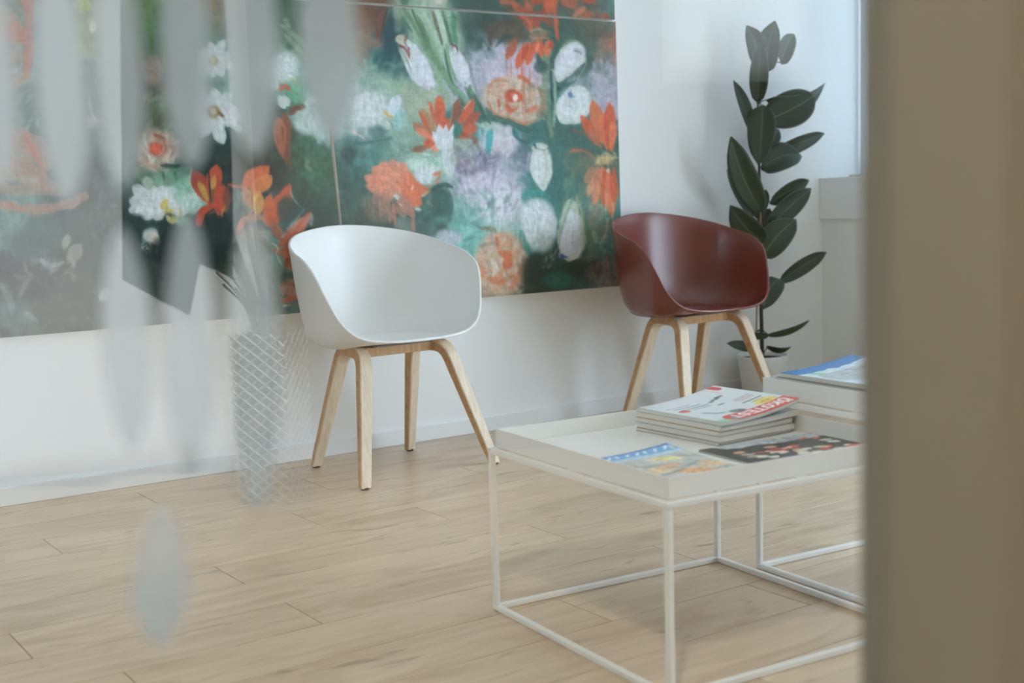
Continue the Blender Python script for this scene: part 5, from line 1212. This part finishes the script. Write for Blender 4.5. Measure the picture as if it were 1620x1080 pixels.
# ================================================================== CORRIDOR THINGS (seen as reflections in the glass)
# coat shape added as stand-in for the photographer's dark reflected silhouette
def virt(x, y, dist_ly):           # pixel -> point behind the camera whose mirror image appears there; dist_ly = local depth of the real thing
    n = np.array([math.sin(PA), math.cos(PA), 0.0]); d = ray(x, y)
    P = CAM + d * ((2 * GL - dist_ly) / (d @ n)); return np.array(to_pl(mirrored(P)))
CL = -1.35
rail = empty('silhouette_rail', pl(-0.02, CL + 0.19, CEIL), -PA); tag(rail, 'slim white rail under the corridor ceiling, added unseen to hold the coat shape', 'coat rail')  # rail made up to carry the coat shape
for sx in (-0.35, 0.35):
    bm = bmesh.new(); add_tube(bm, [(sx, 0, -0.001), (sx, 0, -0.90)], 0.006, 10); obj('suspension_rod', bm, M['white_metal'], rail, True)
bm = bmesh.new(); add_tube(bm, [(-0.42, 0, -0.90), (0.42, 0, -0.90)], 0.012, 14); obj('bar', bm, M['white_metal'], rail, True)
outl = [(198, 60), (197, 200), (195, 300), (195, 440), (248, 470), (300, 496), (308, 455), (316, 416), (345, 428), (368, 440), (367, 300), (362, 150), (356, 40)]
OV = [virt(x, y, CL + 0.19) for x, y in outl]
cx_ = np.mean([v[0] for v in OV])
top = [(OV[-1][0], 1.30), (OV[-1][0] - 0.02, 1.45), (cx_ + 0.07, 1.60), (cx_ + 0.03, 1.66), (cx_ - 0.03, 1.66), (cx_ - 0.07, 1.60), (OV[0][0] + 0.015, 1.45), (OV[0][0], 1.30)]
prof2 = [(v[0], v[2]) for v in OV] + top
coat = empty('coat', pl(cx_, CL + 0.19, 1.2), -PA); tag(coat, 'coat-shaped stand-in for the photographer, the dark reflection over the painting', 'coat')
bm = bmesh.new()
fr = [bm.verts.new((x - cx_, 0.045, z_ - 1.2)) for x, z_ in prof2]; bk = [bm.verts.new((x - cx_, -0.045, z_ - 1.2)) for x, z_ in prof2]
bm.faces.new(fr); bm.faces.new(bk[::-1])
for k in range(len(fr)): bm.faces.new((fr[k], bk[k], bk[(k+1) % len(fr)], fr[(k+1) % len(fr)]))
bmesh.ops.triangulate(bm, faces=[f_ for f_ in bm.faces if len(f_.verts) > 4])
obj('silhouette_body', bm, M['coat'], coat)
bm = bmesh.new(); add_tube(bm, [(0, 0, 0.455), (0, 0, 0.60), (0, 0.018, 0.632), (0, 0.020, 0.655), (0, 0.008, 0.668), (0, -0.008, 0.668), (0, -0.018, 0.655)], 0.0025, 6); obj('hanger_hook', bm, M['bracket'], coat)
# white lattice planter with dried grass
Pv = on_z(438, 788, 0.0); Pm = mirrored(Pv)
plt = empty('lattice_planter', (Pm[0], Pm[1], 0), -PA + math.radians(28)); tag(plt, 'white lattice planter with dried grass, a pale reflection beside the white armchair', 'planter')
S_, HH = 0.085, 0.50
bm = bmesh.new(); add_box(bm, (-S_ + .006, -S_ + .006, 0.001), (S_ - .006, S_ - .006, HH - 0.01), 0.004); obj('planter_body', bm, M['planter_core'], plt)
bm = bmesh.new()
for side in range(4):
    R_ = Matrix.Rotation(side * math.pi/2, 3, 'Z')
    for r_ in range(15):
        for c in range(4):
            for sg in (-1, 1):
                x0 = -S_ + c * S_/2; z0 = 0.01 + r_ * 0.0325
                a = Vector((x0 if sg > 0 else x0 + S_/2, -S_, z0)); b_ = Vector((x0 + S_/2 if sg > 0 else x0, -S_, z0 + 0.0325))
                add_tube(bm, [R_ @ a, R_ @ b_], 0.0035, 4, False)
o = obj('lattice', bm, M['white_metal'], plt); o['kind'] = 'stuff'
g = np.random.default_rng(5)
bm = bmesh.new()
for k in range(70):
    an = g.random()*6.28; sp_ = 0.03 + 0.12*g.random(); hh = HH + 0.10 + 0.24*g.random()
    p0 = (math.cos(an)*.04, math.sin(an)*.04, HH - 0.03); p1 = (math.cos(an)*sp_*.5, math.sin(an)*sp_*.5, (HH + hh)/2); p2 = (math.cos(an)*sp_, math.sin(an)*sp_, hh)
    add_tube(bm, catmull([p0, p1, p2], 3), 0.002, 4, False, [0.0014 + 0.004*(i/6)**2 for i in range(7)])
o = obj('dried_grass', bm, paint_mat('dried_grass', (0.42, 0.40, 0.33, 1), 0.9, 0.1), plt); o['kind'] = 'stuff'
# unseen ceiling spot added to brighten the reflected planter
LQ = to_pl(Pm); Lp = pl(LQ[0] + 0.02, LQ[1] + 1.25, CEIL)
dl = empty('planter_fill_spot', Lp); tag(dl, 'unseen ceiling spot added to brighten the planter reflection', 'light')
bm = bmesh.new(); add_lathe(bm, [(0.040, -0.012), (0.055, -0.012), (0.058, -0.001), (0.040, -0.001)], 28); obj('ring', bm, M['white_metal'], dl, True)
ld = bpy.data.lights.new('planter_fill_lamp', 'SPOT'); ld.energy = 520.0; ld.spot_size = math.radians(44); ld.spot_blend = 0.6; ld.color = (1.0, 0.9, 0.78); ld.shadow_soft_size = 0.035
lo = bpy.data.objects.new('planter_fill_lamp', ld); COL.objects.link(lo); lo.parent = dl; lo.location = (0, 0, -0.03)
lo.rotation_euler = (Vector((Pm[0], Pm[1], 0.35)) - Vector((Lp[0], Lp[1], CEIL - 0.03))).to_track_quat('-Z', 'Y').to_euler()

# ---- unseen lamp added so the wall edge darkens downwards
Q = pl(-0.15, 0.22, CEIL)
e = empty('jamb_fill_lamp', Q); tag(e, 'unseen warm ceiling lamp added to light the wall edge beside the glass', 'lamp')
bm = bmesh.new(); add_lathe(bm, [(0.085, -0.03), (0.095, -0.028), (0.10, -0.001), (0.085, -0.001)], 32); obj('lamp_rim', bm, M['white_metal'], e, True)
bm = bmesh.new(); add_lathe(bm, [(0.082, -0.034), (0.083, -0.031)], 32); obj('diffuser', bm, M['lamp_warm'], e, True)
